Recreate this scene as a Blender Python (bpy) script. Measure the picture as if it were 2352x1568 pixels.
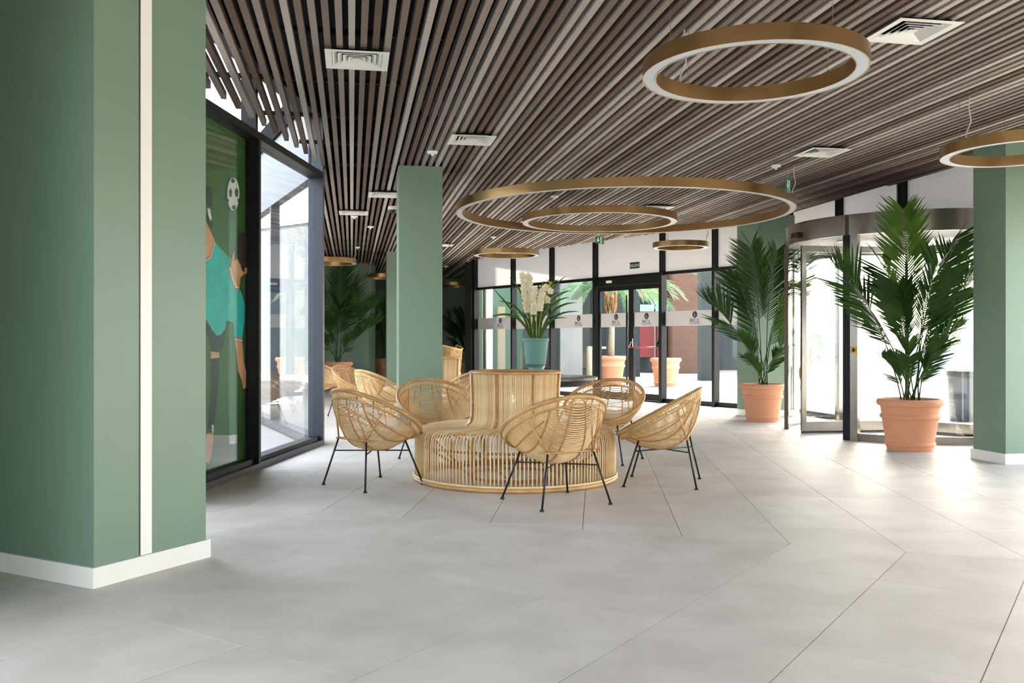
import bpy, bmesh, math, random
from mathutils import Vector, Matrix

# ------------------------------------------------------------------ camera, world, sun, exposure
sc = bpy.context.scene
for o in list(bpy.data.objects):
    bpy.data.objects.remove(o, do_unlink=True)
H, F, CX, CY = 1.17, 2090.0, 1176.0, 784.0     # eye height (m), focal length and centre (px of 2352x1568)
CEIL = 3.144                                   # underside of the ceiling slats
cam_d = bpy.data.cameras.new('camera')
cam_d.sensor_width = 36.0
cam_d.lens = 36.0 * F / 2352.0
cam_d.clip_start, cam_d.clip_end = 0.05, 500
cam = bpy.data.objects.new('camera', cam_d)
sc.collection.objects.link(cam)
cam.location = (0, 0, H)
cam.rotation_euler = (math.pi / 2, 0, 0)
sc.camera = cam

world = bpy.data.worlds.new('sky')
sc.world = world
world.use_nodes = True
wn, wl = world.node_tree.nodes, world.node_tree.links
wn.clear()
w_out = wn.new('ShaderNodeOutputWorld')
w_bg = wn.new('ShaderNodeBackground')
w_sky = wn.new('ShaderNodeTexSky')
w_sky.sky_type = 'NISHITA'
w_sky.sun_disc = False
w_sky.sun_elevation = math.radians(32)
w_sky.sun_rotation = math.radians(28)
w_sky.dust_density = 3.0
w_sky.ozone_density = 0.6
w_mix = wn.new('ShaderNodeMixRGB')             # thin bright haze over the blue
w_mix.inputs[0].default_value = 0.45
w_mix.inputs[2].default_value = (7.6, 7.6, 7.6, 1)
wl.new(w_sky.outputs[0], w_mix.inputs[1])
wl.new(w_mix.outputs[0], w_bg.inputs[0])
w_bg.inputs[1].default_value = 0.55
wl.new(w_bg.outputs[0], w_out.inputs[0])

sun_d = bpy.data.lights.new('sun', 'SUN')
sun_d.energy = 12.0
sun_d.angle = math.radians(1.0)
sun_d.color = (1.0, 0.9, 0.76)
sun = bpy.data.objects.new('sun', sun_d)
sc.collection.objects.link(sun)
sun.location = (20, 10, 20)
SUN_AZ, SUN_EL = math.radians(62), math.radians(44)    # azimuth from +X towards +Y
sun.rotation_euler = Vector((math.cos(SUN_AZ) * math.cos(SUN_EL), math.sin(SUN_AZ) * math.cos(SUN_EL), math.sin(SUN_EL))).to_track_quat('Z', 'Y').to_euler()

vs = sc.view_settings
vs.view_transform = 'Standard'
vs.look = 'None'
vs.gamma = 1.0
vs.use_curve_mapping = False
vs.exposure = 1.5
cy = sc.cycles
cy.use_denoising = True
cy.max_bounces = 9
cy.diffuse_bounces = 5
cy.glossy_bounces = 4
cy.transmission_bounces = 6
cy.transparent_max_bounces = 14
cy.caustics_reflective = False
cy.caustics_refractive = False
cy.sample_clamp_indirect = 6.0

R = random.Random(7)

# ------------------------------------------------------------------ helpers
def V(*a):
    return Vector(a)

def fl(px, py):
    """photo pixel on the floor -> (X, Y)"""
    d = H * F / (py - CY)
    return Vector(((px - CX) / F * d, d))

def at(px, py, d):
    """photo pixel at depth d -> point"""
    return Vector(((px - CX) / F * d, d, H + (CY - py) / F * d))

def onz(px, py, z):
    d = (z - H) * F / (CY - py)
    return Vector(((px - CX) / F * d, d, z))

def link(o):
    sc.collection.objects.link(o)
    return o

class MB:
    """collects geometry for one mesh"""
    def __init__(s):
        s.v, s.f, s.sm = [], [], []
    def add(s, vs_, fs, smooth=False):
        n = len(s.v)
        s.v += [tuple(p) for p in vs_]
        for f in fs:
            s.f.append(tuple(i + n for i in f))
            s.sm.append(smooth)
        return s
    def box(s, x0, x1, y0, y1, z0, z1, m=None):
        p = [V(x, y, z) for z in (z0, z1) for x, y in ((x0, y0), (x1, y0), (x1, y1), (x0, y1))]
        if m:
            p = [m @ q for q in p]
        return s.add(p, [(3, 2, 1, 0), (4, 5, 6, 7), (0, 1, 5, 4), (1, 2, 6, 5), (2, 3, 7, 6), (3, 0, 4, 7)])
    def prism(s, poly, z0, z1):
        n = len(poly)
        a = sum(poly[i][0] * poly[(i + 1) % n][1] - poly[(i + 1) % n][0] * poly[i][1] for i in range(n))
        if a < 0:
            poly = list(reversed(poly))
        p = [V(q[0], q[1], z0) for q in poly] + [V(q[0], q[1], z1) for q in poly]
        fs = [tuple(reversed(range(n))), tuple(range(n, 2 * n))]
        fs += [(i, (i + 1) % n, (i + 1) % n + n, i + n) for i in range(n)]
        return s.add(p, fs)
    def tube(s, path, r, n=6, closed=False, caps=True):
        path = [Vector(p) for p in path]
        m = len(path)
        rr = r if isinstance(r, (list, tuple)) else [r] * m
        vs_, fs = [], []
        prev = None
        for i, p in enumerate(path):
            if closed:
                t = path[(i + 1) % m] - path[i - 1]
            else:
                t = path[min(i + 1, m - 1)] - path[max(i - 1, 0)]
            t.normalize()
            if prev is None:
                a = V(0, 0, 1) if abs(t.z) < 0.9 else V(1, 0, 0)
            else:
                a = prev
            b = t.cross(a)
            if b.length < 1e-6:
                b = t.cross(V(1, 0, 0) if abs(t.x) < 0.9 else V(0, 1, 0))
            b.normalize()
            a = b.cross(t)
            a.normalize()
            prev = a
            for k in range(n):
                g = 2 * math.pi * k / n
                vs_.append(p + (a * math.cos(g) + b * math.sin(g)) * rr[i])
        for i in range(m if closed else m - 1):
            j = (i + 1) % m
            for k in range(n):
                l = (k + 1) % n
                fs.append((i * n + k, i * n + l, j * n + l, j * n + k))
        s.add(vs_, fs, True)
        if caps and not closed:
            q = len(s.v) - m * n
            s.f.append(tuple(q + k for k in reversed(range(n)))); s.sm.append(False)
            s.f.append(tuple(q + (m - 1) * n + k for k in range(n))); s.sm.append(False)
        return s
    def lathe(s, prof, n=32, smooth=True, c=(0, 0, 0)):
        vs_, fs = [], []
        m = len(prof)
        for r, z in prof:
            for k in range(n):
                g = 2 * math.pi * k / n
                vs_.append((c[0] + r * math.cos(g), c[1] + r * math.sin(g), c[2] + z))
        for i in range(m - 1):
            for k in range(n):
                l = (k + 1) % n
                fs.append((i * n + k, i * n + l, (i + 1) * n + l, (i + 1) * n + k))
        return s.add(vs_, fs, smooth)
    def cyl(s, c, r, z0, z1, n=16):
        s.lathe([(0.0001, z0), (r, z0)], n, False, (c[0], c[1], 0))
        s.lathe([(r, z0), (r, z1)], n, True, (c[0], c[1], 0))
        return s.lathe([(r, z1), (0.0001, z1)], n, False, (c[0], c[1], 0))
    def build(s, name, m, parent=None, sharp=None):
        me = bpy.data.meshes.new(name)
        me.from_pydata(s.v, [], s.f)
        me.polygons.foreach_set('use_smooth', s.sm)
        me.update()
        me.materials.append(m)
        if sharp:
            me.set_sharp_from_angle(angle=math.radians(sharp))
        o = link(bpy.data.objects.new(name, me))
        if parent:
            o.parent = parent
        return o

def put(name, me, parent=None, loc=(0, 0, 0), rz=0.0):
    o = link(bpy.data.objects.new(name, me))
    o.parent = parent
    o.location = loc
    o.rotation_euler = (0, 0, rz)
    return o

def tag(o, label, cat=None, group=None, kind=None):
    o['label'] = label
    if cat:
        o['category'] = cat
    if group:
        o['group'] = group
    if kind:
        o['kind'] = kind
    return o

def thing(name, label, cat, loc=(0, 0, 0), rz=0.0, group=None):
    o = link(bpy.data.objects.new(name, None))
    o.empty_display_size = 0.1
    o.location = loc
    o.rotation_euler = (0, 0, rz)
    return tag(o, label, cat, group)

def struct(o, label=None, cat=None):
    o['kind'] = 'structure'
    if label:
        o['label'] = label
    if cat:
        o['category'] = cat
    return o

def copy_tree(o, parent=None):
    c = o.copy()
    link(c)
    if parent:
        c.parent = parent
    for ch in list(o.children):
        copy_tree(ch, c)
    return c

def text_mesh(body, size, extrude=0.0008):
    cu = bpy.data.curves.new('lettering', 'FONT')
    cu.body = body
    cu.size = size
    cu.extrude = extrude
    cu.align_x = 'CENTER'
    cu.resolution_u = 3
    ob = bpy.data.objects.new('lettering', cu)
    sc.collection.objects.link(ob)
    dg = bpy.context.evaluated_depsgraph_get()
    me = bpy.data.meshes.new_from_object(ob.evaluated_get(dg))
    bpy.data.objects.remove(ob, do_unlink=True)
    return me

# ------------------------------------------------------------------ materials
def srgb(r, g, b):
    f = lambda c: (c / 255) / 12.92 if c / 255 <= 0.04045 else ((c / 255 + 0.055) / 1.055) ** 2.4
    return (f(r), f(g), f(b), 1)

def mat(name, col, rough=0.5, metal=0.0, spec=0.5, noise=None, bump=None, alt=None, coord='Object'):
    """noise=(scale, amount[, stretch]) varies the colour towards alt or a darker tone; bump=(scale, strength)"""
    m = bpy.data.materials.new(name)
    m.use_nodes = True
    nt = m.node_tree
    b = nt.nodes['Principled BSDF']
    b.inputs['Base Color'].default_value = col
    b.inputs['Roughness'].default_value = rough
    b.inputs['Metallic'].default_value = metal
    b.inputs['Specular IOR Level'].default_value = spec
    if noise or bump:
        tc = nt.nodes.new('ShaderNodeTexCoord')
        mp = nt.nodes.new('ShaderNodeMapping')
        nt.links.new(tc.outputs[coord], mp.inputs[0])
        if noise and len(noise) > 2:
            mp.inputs['Scale'].default_value = noise[2]
    if noise:
        nz = nt.nodes.new('ShaderNodeTexNoise')
        nz.inputs['Scale'].default_value = noise[0]
        nz.inputs['Detail'].default_value = 5
        nt.links.new(mp.outputs[0], nz.inputs[0])
        rp = nt.nodes.new('ShaderNodeMapRange')
        rp.inputs[1].default_value, rp.inputs[2].default_value = 0.35, 0.65
        rp.inputs[4].default_value = noise[1]
        nt.links.new(nz.outputs[0], rp.inputs[0])
        mx = nt.nodes.new('ShaderNodeMixRGB')
        mx.inputs[1].default_value = col
        mx.inputs[2].default_value = alt if alt else (col[0] * .5, col[1] * .5, col[2] * .5, 1)
        nt.links.new(rp.outputs[0], mx.inputs[0])
        nt.links.new(mx.outputs[0], b.inputs['Base Color'])
    if bump:
        nb = nt.nodes.new('ShaderNodeTexNoise')
        nb.inputs['Scale'].default_value = bump[0]
        nb.inputs['Detail'].default_value = 4
        nt.links.new(mp.outputs[0], nb.inputs[0])
        bp = nt.nodes.new('ShaderNodeBump')
        bp.inputs['Strength'].default_value = bump[1]
        bp.inputs['Distance'].default_value = 0.01
        nt.links.new(nb.outputs[0], bp.inputs['Height'])
        nt.links.new(bp.outputs[0], b.inputs['Normal'])
    return m

def glass(name, tint=(0.93, 0.97, 0.96), ior=1.5, gloss=1.0):
    m = bpy.data.materials.new(name)
    m.use_nodes = True
    nt = m.node_tree
    nt.nodes.clear()
    out = nt.nodes.new('ShaderNodeOutputMaterial')
    tr = nt.nodes.new('ShaderNodeBsdfTransparent')
    tr.inputs[0].default_value = (*tint, 1)
    gl = nt.nodes.new('ShaderNodeBsdfGlossy')
    gl.inputs['Roughness'].default_value = 0.0
    gl.inputs[0].default_value = (1, 1, 1, 1)
    lw = nt.nodes.new('ShaderNodeLayerWeight')      # Schlick reflectance, the same from both sides
    lw.inputs[0].default_value = 0.5
    pw = nt.nodes.new('ShaderNodeMath')
    pw.operation = 'POWER'
    pw.inputs[1].default_value = 5.0
    nt.links.new(lw.outputs['Facing'], pw.inputs[0])
    f0 = ((ior - 1) / (ior + 1)) ** 2
    mu = nt.nodes.new('ShaderNodeMath')
    mu.operation = 'MULTIPLY_ADD'
    mu.inputs[1].default_value = gloss * (1 - f0)
    mu.inputs[2].default_value = gloss * f0
    mu.use_clamp = True
    nt.links.new(pw.outputs[0], mu.inputs[0])
    mx = nt.nodes.new('ShaderNodeMixShader')
    nt.links.new(mu.outputs[0], mx.inputs[0])
    nt.links.new(tr.outputs[0], mx.inputs[1])
    nt.links.new(gl.outputs[0], mx.inputs[2])
    nt.links.new(mx.outputs[0], out.inputs[0])
    return m

def frosted(name, col, trans=0.6, clear=0.0):
    m = bpy.data.materials.new(name)
    m.use_nodes = True
    nt = m.node_tree
    nt.nodes.clear()
    out = nt.nodes.new('ShaderNodeOutputMaterial')
    d = nt.nodes.new('ShaderNodeBsdfDiffuse')
    t = nt.nodes.new('ShaderNodeBsdfTranslucent')
    d.inputs[0].default_value = col
    t.inputs[0].default_value = col
    mx = nt.nodes.new('ShaderNodeMixShader')
    mx.inputs[0].default_value = trans
    nt.links.new(d.outputs[0], mx.inputs[1])
    nt.links.new(t.outputs[0], mx.inputs[2])
    last = mx
    if clear:
        tr = nt.nodes.new('ShaderNodeBsdfTransparent')
        m2 = nt.nodes.new('ShaderNodeMixShader')
        m2.inputs[0].default_value = clear
        nt.links.new(mx.outputs[0], m2.inputs[1])
        nt.links.new(tr.outputs[0], m2.inputs[2])
        last = m2
    nt.links.new(last.outputs[0], out.inputs[0])
    return m

def leaf_mat(name, c1, c2, trans=0.3, rough=0.5):
    m = bpy.data.materials.new(name)
    m.use_nodes = True
    nt = m.node_tree
    b = nt.nodes['Principled BSDF']
    out = nt.nodes['Material Output']
    b.inputs['Roughness'].default_value = rough
    b.inputs['Specular IOR Level'].default_value = 0.3
    tc = nt.nodes.new('ShaderNodeTexCoord')
    nz = nt.nodes.new('ShaderNodeTexNoise')
    nz.inputs['Scale'].default_value = 3.5
    nt.links.new(tc.outputs['Object'], nz.inputs[0])
    rp = nt.nodes.new('ShaderNodeMapRange')
    rp.inputs[1].default_value, rp.inputs[2].default_value = 0.35, 0.65
    nt.links.new(nz.outputs[0], rp.inputs[0])
    mx = nt.nodes.new('ShaderNodeMixRGB')
    mx.inputs[1].default_value = c1
    mx.inputs[2].default_value = c2
    nt.links.new(rp.outputs[0], mx.inputs[0])
    nt.links.new(mx.outputs[0], b.inputs['Base Color'])
    tl = nt.nodes.new('ShaderNodeBsdfTranslucent')
    nt.links.new(mx.outputs[0], tl.inputs[0])
    ms = nt.nodes.new('ShaderNodeMixShader')
    ms.inputs[0].default_value = trans
    nt.links.new(b.outputs[0], ms.inputs[1])
    nt.links.new(tl.outputs[0], ms.inputs[2])
    nt.links.new(ms.outputs[0], out.inputs[0])
    return m

M = {}
M['green'] = mat('green_wall_paint', srgb(115, 139, 121), 0.42, bump=(220, 0.05))
M['white_trim'] = mat('white_trim_paint', srgb(236, 233, 228), 0.45)
M['strip'] = mat('white_strip_panel', srgb(243, 240, 235), 0.4)
M['grout'] = mat('grout', srgb(160, 155, 149), 0.8)
M['tile'] = [mat('stone_tile_%d' % i, srgb(*c), 0.52, spec=0.32, noise=(2.6, 0.75, (1.0, 1.0, 1.0)), alt=srgb(*d), bump=(160, 0.03), coord='Object')
             for i, (c, d) in enumerate([((210, 204, 197), (192, 186, 178)), ((206, 200, 193), (188, 182, 174)), ((213, 207, 200), (195, 189, 181))])]
M['slat'] = [mat('slat_laminate_%s' % n, srgb(*c), 0.7, spec=0.25, noise=(60, 0.35), bump=(400, 0.1))
             for n, c in (('light', (180, 173, 168)), ('greige', (148, 137, 131)), ('taupe', (120, 107, 100)), ('brown', (98, 81, 71)))]
M['black'] = mat('black_void_paint', srgb(9, 9, 11), 0.9, spec=0.1)
M['duct'] = mat('dull_duct_metal', srgb(46, 47, 52), 0.5, 0.4)
M['rail'] = mat('black_rail_metal', srgb(14, 14, 16), 0.6, spec=0.2)
M['frame'] = mat('black_aluminium', srgb(17, 17, 19), 0.5, spec=0.25)
M['frame_grey'] = mat('anthracite_aluminium', srgb(44, 50, 62), 0.42, 0.1)
M['steel'] = mat('brushed_stainless_steel', srgb(148, 142, 136), 0.22, 1.0, noise=(3, 0.25, (30, 30, 1)))
M['steel_dark'] = mat('dark_bronze_post', srgb(72, 58, 50), 0.35, 0.6)
M['brass'] = mat('brushed_brass', srgb(170, 138, 94), 0.30, 1.0, noise=(4, 0.2, (1, 1, 60)))
M['diffuser'] = mat('opal_lamp_diffuser', srgb(196, 203, 211), 0.5)
M['cable'] = mat('pale_cable', srgb(205, 200, 192), 0.6)
M['wire'] = mat('thin_steel_wire', srgb(120, 116, 112), 0.4, 0.5)
M['vent'] = mat('white_enamel', srgb(226, 227, 224), 0.45)
M['canopy'] = mat('grey_canopy_panel', srgb(104, 108, 114), 0.5)
M['plastic'] = mat('white_plastic', srgb(232, 232, 230), 0.4)
M['black_plastic'] = mat('black_plastic', srgb(20, 20, 22), 0.4)
M['glass'] = glass('clear_glass', (0.975, 0.985, 0.98))
M['glass_blue'] = glass('tinted_clear_glass', (0.95, 0.97, 0.98), 1.5, 1.2)
M['frost'] = frosted('frosted_white_film', (0.56, 0.56, 0.57, 1), 0.5)
M['film'] = frosted('grey_safety_film', (0.42, 0.42, 0.43, 1), 0.35)
M['logo'] = mat('charcoal_print', srgb(52, 54, 58), 0.6)
M['logo_light'] = mat('pale_print', srgb(176, 178, 180), 0.6)
M['sign_green'] = mat('green_sign_print', srgb(12, 104, 72), 0.4)
M['sign_white'] = mat('white_sign_print', srgb(230, 238, 232), 0.5)
M['salida'] = mat('dark_green_sign_print', srgb(16, 66, 40), 0.4)
M['red'] = mat('red_enamel', srgb(170, 22, 36), 0.35)
M['rattan'] = [mat('rattan_cane_%d' % i, srgb(*c), 0.42, spec=0.45, noise=(9, 0.6, (1, 1, 1)), alt=srgb(*d))
               for i, (c, d) in enumerate([((238, 208, 160), (216, 176, 122)), ((230, 192, 138), (204, 158, 104)), ((242, 220, 180), (224, 192, 144))])]
M['rattan_dark'] = mat('rattan_binding', srgb(186, 132, 78), 0.45, noise=(14, 0.6))
M['rattan_rim'] = mat('rattan_rim_pole', srgb(206, 160, 104), 0.38, noise=(7, 0.6))
M['leg'] = mat('black_steel_rod', srgb(26, 26, 28), 0.4, 0.2)
M['terracotta'] = mat('terracotta', srgb(216, 156, 124), 0.75, spec=0.25, noise=(5, 0.35), alt=srgb(212, 144, 108), bump=(90, 0.06))
M['soil'] = mat('dark_potting_soil', srgb(58, 46, 38), 0.95, bump=(60, 0.6))
M['palm'] = leaf_mat('palm_leaf', srgb(58, 92, 34), srgb(36, 66, 26), 0.2)
M['palm_light'] = leaf_mat('young_palm_leaf', srgb(92, 126, 44), srgb(58, 92, 34), 0.4)
M['stem'] = mat('green_palm_stem', srgb(112, 128, 62), 0.5, noise=(8, 0.5))
M['orchid_leaf'] = leaf_mat('orchid_leaf', srgb(84, 116, 44), srgb(52, 84, 36), 0.25)
M['orchid_stem'] = mat('orchid_stem', srgb(156, 160, 60), 0.5)
M['petal'] = leaf_mat('cream_petal', srgb(250, 244, 226), srgb(240, 230, 200), 0.3, 0.55)
M['bud'] = mat('yellow_green_bud', srgb(196, 186, 70), 0.5)
M['teal_pot'] = mat('matt_teal_ceramic', srgb(108, 156, 147), 0.6, bump=(120, 0.03))
M['table'] = mat('dark_metal_tabletop', srgb(74, 70, 68), 0.25, 0.5, noise=(3, 0.4))
M['grass'] = mat('printed_turf', srgb(66, 112, 28), 0.6, noise=(55, 0.8), alt=srgb(36, 70, 16))
M['shirt'] = mat('printed_teal_shirt', srgb(14, 206, 192), 0.6, noise=(7, 0.55), alt=srgb(6, 158, 152))
M['skin'] = mat('printed_skin', srgb(240, 176, 124), 0.6, noise=(5, 0.5), alt=srgb(206, 132, 84))
M['hair'] = mat('printed_hair', srgb(48, 30, 24), 0.6, noise=(20, 0.7))
M['print_black'] = mat('printed_black', srgb(18, 20, 22), 0.6)
M['print_navy'] = mat('printed_navy', srgb(22, 28, 48), 0.6)
M['print_white'] = mat('printed_white', srgb(240, 238, 232), 0.6)
M['print_orange'] = mat('printed_orange', srgb(232, 92, 60), 0.6)
M['concrete'] = mat('pale_paving', srgb(150, 146, 142), 0.8, noise=(0.6, 0.5), alt=srgb(134, 130, 127))
M['terrace'] = mat('bounce_terrace_paving', srgb(186, 180, 170), 0.8, noise=(0.6, 0.5), alt=srgb(170, 164, 155))  # kept lighter than the other paving to bounce sun into the lobby
M['court'] = mat('blue_grey_render', srgb(128, 138, 146), 0.8, noise=(2, 0.2))
M['render_white'] = mat('white_render', srgb(172, 174, 176), 0.8, noise=(2, 0.2))
M['render_green'] = mat('exterior_green_render', srgb(44, 78, 62), 0.7)
M['render_dark'] = mat('dark_green_render', srgb(34, 43, 44), 0.7)
M['wood_clad'] = mat('brown_timber_cladding', srgb(98, 66, 48), 0.6, noise=(6, 0.7, (0.6, 0.6, 14)), alt=srgb(70, 44, 32))
M['dark_window'] = mat('dark_window_glass', srgb(36, 42, 46), 0.12, spec=0.5)
M['red_panel'] = mat('red_panel', srgb(128, 36, 38), 0.5)
M['sky_panel'] = mat('pale_blue_band', srgb(160, 216, 222), 0.5)
M['beige'] = mat('beige_stone', srgb(186, 170, 150), 0.7)
M['bark'] = mat('palm_fibre_bark', srgb(176, 132, 90), 0.9, noise=(10, 0.8, (1, 1, 4)), bump=(30, 0.6))
M['trunk'] = mat('pale_palm_trunk', srgb(196, 184, 164), 0.9, noise=(10, 0.7, (1, 1, 5)), bump=(40, 0.5))
M['out_palm'] = leaf_mat('dusty_palm_leaf', srgb(126, 160, 118), srgb(84, 124, 84), 0.3)
M['yellow'] = mat('yellow_sticker', srgb(222, 178, 30), 0.5)
M['matting'] = mat('black_entrance_mat', srgb(34, 35, 38), 0.95, bump=(300, 0.5))
M['bin'] = mat('slate_plastic', srgb(60, 72, 86), 0.5)

# ------------------------------------------------------------------ plan of the lobby
SL = -0.176                                     # slats run along (SL, 1)
SD = V(SL, 1, 0).normalized()                   # slat direction
SR = V(1, -SL, 0).normalized()                  # across the slats
def w1x(y): return -2.138 + 0.085 * (y - 10.318)
CORNER = V(-2.138, 10.318)
W2D = V(-0.472, 1).normalized()
def g2x(y): return 2.589 - 0.73 * (y - 17.875)
def g3x(y): return 5.16 + 0.19 * (11.81 - y)
Y_REAR, Y_BACK = -6.5, 28.6
G2L, G2R = V(-0.8425, 22.576), V(4.506, 15.25)

class Wall:
    """vertical plane: s along it, t inward, z up"""
    def __init__(s, o, u, inward):
        s.o, s.u = Vector(o), Vector(u).normalized()
        n = Vector((-s.u.y, s.u.x))
        s.n = n if n.dot(Vector(inward)) > 0 else -n
    def p(s, a, t, z):
        q = s.o + s.u * a + s.n * t
        return V(q.x, q.y, z)
    def box(s, mb, a0, a1, t0, t1, z0, z1):
        pts = [s.p(a, t, z) for z in (z0, z1) for a, t in ((a0, t0), (a1, t0), (a1, t1), (a0, t1))]
        fs = [(3, 2, 1, 0), (4, 5, 6, 7), (0, 1, 5, 4), (1, 2, 6, 5), (2, 3, 7, 6), (3, 0, 4, 7)]
        if (s.u.x * s.n.y - s.u.y * s.n.x) < 0:
            fs = [tuple(reversed(f)) for f in fs]
        return mb.add(pts, fs)
    def hit(s, px, t=0.0):
        """distance along the wall where the photo column px meets the plane at offset t"""
        k = (px - CX) / F
        o = s.o + s.n * t
        return (k * o.y - o.x) / (s.u.x - k * s.u.y)
    def uv(s, px, py, t=0.0):
        a = s.hit(px, t)
        q = s.p(a, t, 0)
        return a, H + (CY - py) / F * q.y
    def rot(s):
        return math.atan2(s.u.y, s.u.x)

def clip(poly, nx, ny, c):
    """keep nx*x + ny*y <= c"""
    out = []
    for i, a in enumerate(poly):
        b = poly[(i + 1) % len(poly)]
        da, db = nx * a[0] + ny * a[1] - c, nx * b[0] + ny * b[1] - c
        if da <= 0:
            out.append(a)
        if da * db < 0:
            k = da / (da - db)
            out.append((a[0] + (b[0] - a[0]) * k, a[1] + (b[1] - a[1]) * k))
    return out

# ------------------------------------------------------------------ floor with its tiles
inside = [(w1x(Y_REAR) , Y_REAR), tuple(CORNER), tuple(CORNER + W2D * 20.4), (-9.2, Y_BACK + .1), (-1.0, Y_BACK + .1),
          tuple(G2L), tuple(G2R), (g3x(Y_REAR), Y_REAR)]
floor = struct(MB().prism(inside, -0.12, -0.004).build('floor', M['grout']), 'pale grey stone tile floor of the lobby', 'floor')

B_P = V(0.41, 5.667)
B_A = math.radians(-18.8)
B_N = V(-math.sin(B_A), math.cos(B_A))          # points away from the camera
B_C = B_N.dot(B_P)

def tiles(ax, off_a, off_b, far, lim):
    """ax: direction of the 1.2 m side; returns clipped tile outlines"""
    ax = Vector(ax).normalized()
    bx = Vector((ax.y, -ax.x))
    g = 0.0022
    res = []
    for i in range(-22, 34):
        for j in range(-32, 34):
            a0, b0 = off_a + 1.2 * i, off_b + 0.6 * j
            q = [(a0 + g, b0 + g), (a0 + 1.2 - g, b0 + g), (a0 + 1.2 - g, b0 + .6 - g), (a0 + g, b0 + .6 - g)]
            poly = [tuple(ax * a + bx * b) for a, b in q]
            m = ax * (a0 + .6) + bx * (b0 + .3)
            if not (-5 < m.x < 8.5 and lim[0] < m.y < lim[1]):
                continue
            s = -1 if far else 1
            poly = clip(poly, s * B_N.x, s * B_N.y, s * B_C - g)
            # inside the lobby: left glazing, return glazing, rear glazing, entrance glazing
            poly = clip(poly, -1, 0.085, -(w1x(0)) ) if m.y < 10.3 else clip(poly, -1, -0.472, 2.138 - 0.472 * 10.318)
            poly = clip(poly, 0.73, 0, 1e9) if False else clip(poly, 1, 0.73, 2.589 + 0.73 * 17.875)
            poly = clip(poly, 1, 0.19, 5.16 + 0.19 * 11.81)
            if len(poly) < 3:
                continue
            ar = abs(sum(poly[k][0] * poly[(k + 1) % len(poly)][1] - poly[(k + 1) % len(poly)][0] * poly[k][1] for k in range(len(poly)))) / 2
            if ar > 0.0004:
                res.append((m, poly))
    return res

near_t = tiles((0.56, 0.829), 3.515, -1.616, False, (-2.5, 9))
far_t = tiles((0.0928, 1), 7.04, -0.0865, True, (3, 30))
rest = MB()
n_t = 0
for m, poly in sorted(near_t + far_t, key=lambda q: q[0].length):
    vis = m.y > 1.8 and abs(m.x) / max(m.y, .1) < 0.68
    if vis and n_t < 290 and m.y < 19:
        MB().prism(poly, -0.010, R.uniform(-.0004, 0)).build('floor_tile', R.choice(M['tile']), floor)
        n_t += 1
    else:
        rest.prism(poly, -0.010, -0.0002)
rest.build('floor_tiles_beyond', M['tile'][0], floor)['kind'] = 'stuff'

# ------------------------------------------------------------------ ceiling: dark void, rails, slats
roof_poly = [(w1x(Y_REAR) - .2, Y_REAR - .3), (CORNER.x - .2, CORNER.y), tuple(CORNER + W2D * 20.6 + V(-.2, 0)), (-9.6, Y_BACK + .4), (-.7, Y_BACK + .4),
             (G2L.x + .6, G2L.y + .5), (G2R.x + 1.6, G2R.y + 1.4), (g3x(10) + 2.4, 10), (g3x(8.5) + .9, 8.5), (g3x(Y_REAR) + .9, Y_REAR - .3)]  # unseen eaves past the glazing, shaped to block sun and sky
ceiling = struct(MB().prism(roof_poly, 3.86, 4.15).build('ceiling', M['black']), 'dark ceiling void hung with long slats in greys and browns', 'ceiling')
ceil_poly = [(w1x(-5) + .05, -5), (CORNER.x + .03, CORNER.y), tuple(CORNER + W2D * 20.2 + V(.05, 0)), (-9.0, 28.5), (-1.1, 28.5),
             (-1.05, 22.3), (0.625, 19.49), (2.403, 17.03), (4.24, 14.45), (4.305 + .19 * 18.89, -5)]

def spans(o, d, poly):
    """parameter intervals of the line o + d*t inside poly"""
    ts = []
    for i in range(len(poly)):
        a, b = Vector(poly[i]), Vector(poly[(i + 1) % len(poly)])
        e = b - a
        den = d.x * e.y - d.y * e.x
        if abs(den) < 1e-9:
            continue
        w = a - o
        t = (w.x * e.y - w.y * e.x) / den
        k = (w.x * d.y - w.y * d.x) / den
        if 0 <= k < 1:
            ts.append(t)
    ts.sort()
    return [(ts[i], ts[i + 1]) for i in range(0, len(ts) - 1, 2)]

SD2, SR2 = V(SD.x, SD.y), V(SR.x, SR.y)
rot_sl = Matrix.Rotation(math.atan2(SR.y, SR.x), 4, 'Z')
pitch, sw, sh = 0.079, 0.0415, 0.062
order = [1, 3, 2, 1, 3, 0, 2, 1, 2, 1, 0, 2, 3, 1, 2, 3, 0, 2, 3, 2, 1, 1, 0, 1, 2, 3, 2, 0, 0, 2, 1, 3, 2, 1, 3, 0]
x_vert = -1.13 / 1.0                            # a pale slat runs straight away at the photo column 808
k = 0
drum_c, drum_r = V(5.163, 11.807), 1.54
for i in range(-70, 130):
    off = (V((808 - CX) / F * 10, 10)).dot(SR2) + i * pitch
    o2 = SR2 * off
    for t0, t1 in spans(o2, SD2, ceil_poly):
        if t1 - t0 < 0.35:
            continue
        tone = order[(i + 10) % 36] if i < 26 else R.choice([0, 0, 1, 1, 1, 2, 2, 2, 3, 3, 3])
        b = MB().box(-sw / 2, sw / 2, 0, t1 - t0, 0, sh)
        s_ = b.build('slat', M['slat'][tone], ceiling)
        q = o2 + SD2 * t0
        s_.location = (q.x, q.y, CEIL + R.uniform(0, .002))
        s_.rotation_euler = (0, 0, math.atan2(SR.y, SR.x))
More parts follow.
